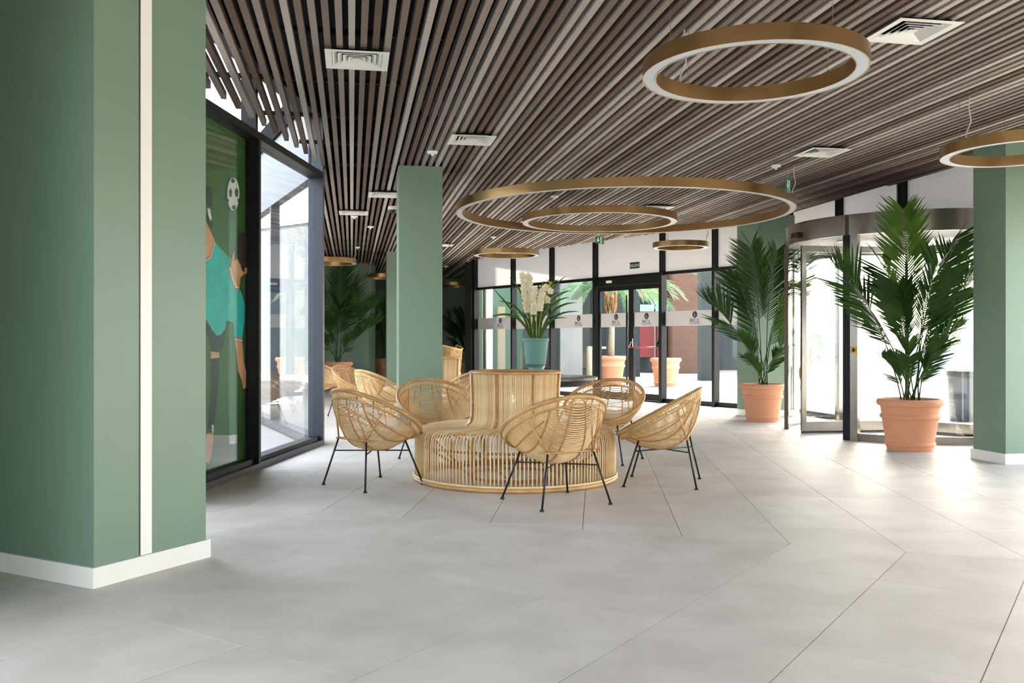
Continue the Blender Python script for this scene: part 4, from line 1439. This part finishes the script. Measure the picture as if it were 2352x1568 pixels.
# ------------------------------------------------------------------ outside
ground = struct(MB().box(-60, 70, -30, 90, -.5, -.03).build('ground', M['concrete']), 'pale sunlit paving outside', 'ground')
terrace = struct(MB().prism([(g3x(16) + .3, 16), (g3x(-20) + .3, -20), (45, -20), (45, 26), (g3x(16) + .3, 26)], -.03, -.02).build('ground_bounce_terrace', M['terrace']), 'paving outside the entrance, made lighter to bounce sun indoors', 'ground')  # added pale zone, reflects sunlight towards the foreground
def outpot(px, d, rt, h, lab):
    t = thing('planter_pot', lab, 'plant pot', ((px - CX) / F * d, d, -.03), 0, 'terracotta pots outside')
    pot_mesh(t, rt, h)
    return t
outpot(1529, 24.4, .42, .76, 'empty looking terracotta pot on the sunlit paving beyond the double door')

def out_palm(px, d, base_h, trunk_h, nf, L, label, seed, spread=1.0, crown=.35):
    rr = random.Random(seed)
    x = (px - CX) / F * d
    t = thing('palm_tree', label, 'palm tree', (x, d, -.03), 0, 'palm trees outside')
    z0 = 0
    if base_h:
        pot_mesh(t, .44, base_h)
        z0 = base_h * .9
    MB().tube([(0, 0, z0), (.03, 0, z0 + trunk_h * .5), (0, 0, z0 + trunk_h)], [.10, .075, .085], 12).build('trunk', M['trunk'], t)
    b = MB()
    for i in range(60):
        g = rr.uniform(0, 6.28)
        za = z0 + trunk_h - .55 + rr.uniform(0, .5)
        r0 = .07
        b.tube([(r0 * math.cos(g), r0 * math.sin(g), za - .12), ((r0 + .09) * math.cos(g), (r0 + .09) * math.sin(g), za + .1), ((r0 + .10) * math.cos(g + .1), (r0 + .1) * math.sin(g + .1), za + .22)], .014, 4)
    b.build('fibre_crown', M['bark'], t)
    for i in range(nf):
        g = 2 * math.pi * i / nf + rr.uniform(-.15, .15)
        e = rr.uniform(.1, 1.0)
        l = L * rr.uniform(.85, 1.1)
        dx, dy = math.cos(g) * l * spread, math.sin(g) * l * spread
        zt_ = z0 + trunk_h
        p0 = V(0, 0, zt_ - .1)
        p3 = V(dx, dy, zt_ - .15 + (e - .45) * l * .9)
        p1 = V(dx * .2, dy * .2, zt_ + .35 + .3 * e)
        p2 = V(dx * .65, dy * .65, zt_ + .35 + e * l * .45)
        frond(t, p0, p1, p2, p3, .48, 'out_palm', start=.2, n=34, vee=.3, wid=.03, rnd=rr)
    return t
out_palm(1403, 25.2, .80, 1.78, 20, 2.15, 'date palm in a terracotta pot outside the double door', 21)

# buildings across the courtyard behind the double door
def bpoly(name, x0, x1, y, th, z0, z1, m, parent):
    return MB().box(x0, x1, y, y + th, z0, z1).build(name, M[m], parent)
bl = thing('courtyard_building', 'white and green building with a timber clad bay across the courtyard', 'building', (0, 0, -.03))
def bx(px, d): return (px - CX) / F * d
def bz_(py, d): return H + (CY - py) / F * d
D_ = 34.0
bpoly('timber_bay', bx(1545, D_), bx(1613, D_), D_, 3, 0, 13, 'wood_clad', bl)
bpoly('dark_pier', bx(1611, 27.8), bx(1650, 27.8), 27.8, .6, 0, 9, 'render_dark', bl)
bpoly('plain_wall', bx(1440, 36), 11.5, 38, .4, 0, 13, 'render_dark', bl)
bpoly('white_wall', bx(1287, 26.5), bx(1338, 26.5), 26.5, .5, 0, 13, 'render_white', bl)
bpoly('recess_wall', bx(1180, 30), bx(1480, 30), 31, .4, 0, 13, 'render_dark', bl)
for px0, px1, z0, z1, m in ((1476, 1512, .6, 2.35, 'red_panel'), (1512, 1516, .3, 3, 'wire'), (1518, 1542, .6, 2.35, 'red_panel'), (1474, 1545, 2.36, 2.62, 'sky_panel'), (1476, 1544, 2.9, 3.8, 'red_panel')):
    bpoly('shopfront_panel', bx(px0, D_), bx(px1, D_), D_ + 1.0, .06, z0, z1, m, bl)
bpoly('shopfront', bx(1470, D_), bx(1548, D_), D_ + 1.1, .2, 0, 5, 'dark_window', bl)
for px0, px1, z0, z1 in ((1340, 1358, .3, 4.4), (1361, 1395, 2.1, 4.4), (1361, 1395, .3, 1.9), (1200, 1235, .3, 4), (1240, 1275, .3, 4)):
    w_ = bpoly('window', bx(px0, 30.5), bx(px1, 30.5), 30.9, .06, z0, z1, 'dark_window', bl)
    bpoly('window_bar', bx(px0, 30.5), bx(px1, 30.5), 30.86, .03, z1 - .95, z1 - .87, 'beige', w_)
gb = thing('entrance_wing', 'green rendered wing with a pale door seen through the end panes', 'building', (0, 0, -.03))
MB().prism([(-.5, 23.4), (.30, 25.5), (.30, 30.5), (-.6, 29.5)], 0, 3.85).build('green_wall', M['render_green'], gb)
bpoly('pale_door', bx(1143, 23.2), bx(1160, 23.2), 23.55, .05, 0, 2.1, 'beige', gb)
bd_ = thing('bollard', 'pale stone bollard with a rounded top outside the glazing', 'bollard', (bx(1353.5, 24.5), 24.5, -.03))
MB().lathe([(.001, 0), (.077, 0), (.077, .98), (.07, 1.03), (.045, 1.065), (.001, 1.08)], 20).build('bollard_shaft', M['beige'], bd_)
MB().lathe([(.001, .0), (.11, 0), (.11, .02), (.001, .021)], 20).build('bollard_base', M['steel'], bd_)

# things outside the revolving door
bn = thing('litter_bin', 'dark slate litter bin with a bag outside the revolving door', 'bin', (6.75, 13.6, -.03))
MB().lathe([(.001, 0), (.19, 0), (.22, .72), (.21, .74)], 24).build('bin_body', M['bin'], bn)
MB().lathe([(.225, .66), (.235, .70), (.23, .76), (.20, .77), (.19, .70)], 24).build('bin_bag', M['black_plastic'], bn)
out_palm(2330, 19.0, 0, 1.7, 14, 1.9, 'feathery palm growing beyond the revolving door and litter bin', 31)
out_palm(1846, 22.5, 0, .9, 12, 1.0, 'short palm growing beyond the revolving door, by the far column', 32)
hp = thing('garden_wall', 'low rendered garden wall beyond the entrance paving', 'wall', (0, 0, -.03))
MB().box(8, 40, 30, 30.4, 0, 1.0).build('wall_run', M['render_white'], hp)
MB().box(7.98, 40.02, 29.96, 30.44, 1.0, 1.06).build('wall_coping', M['beige'], hp)
# far side of the left courtyard: wall added to darken the glass reflection
cf = thing('courtyard_reflection_wall', 'blue grey wall added to shape the reflection in the courtyard glass', 'wall', (-16, 0, -.03))
MB().box(-.3, 0, -14, 40, 0, 5.4).build('wall_run', M['court'], cf)
MB().box(-.35, .05, -14, 40, 5.4, 5.48).build('wall_coping', M['beige'], cf)
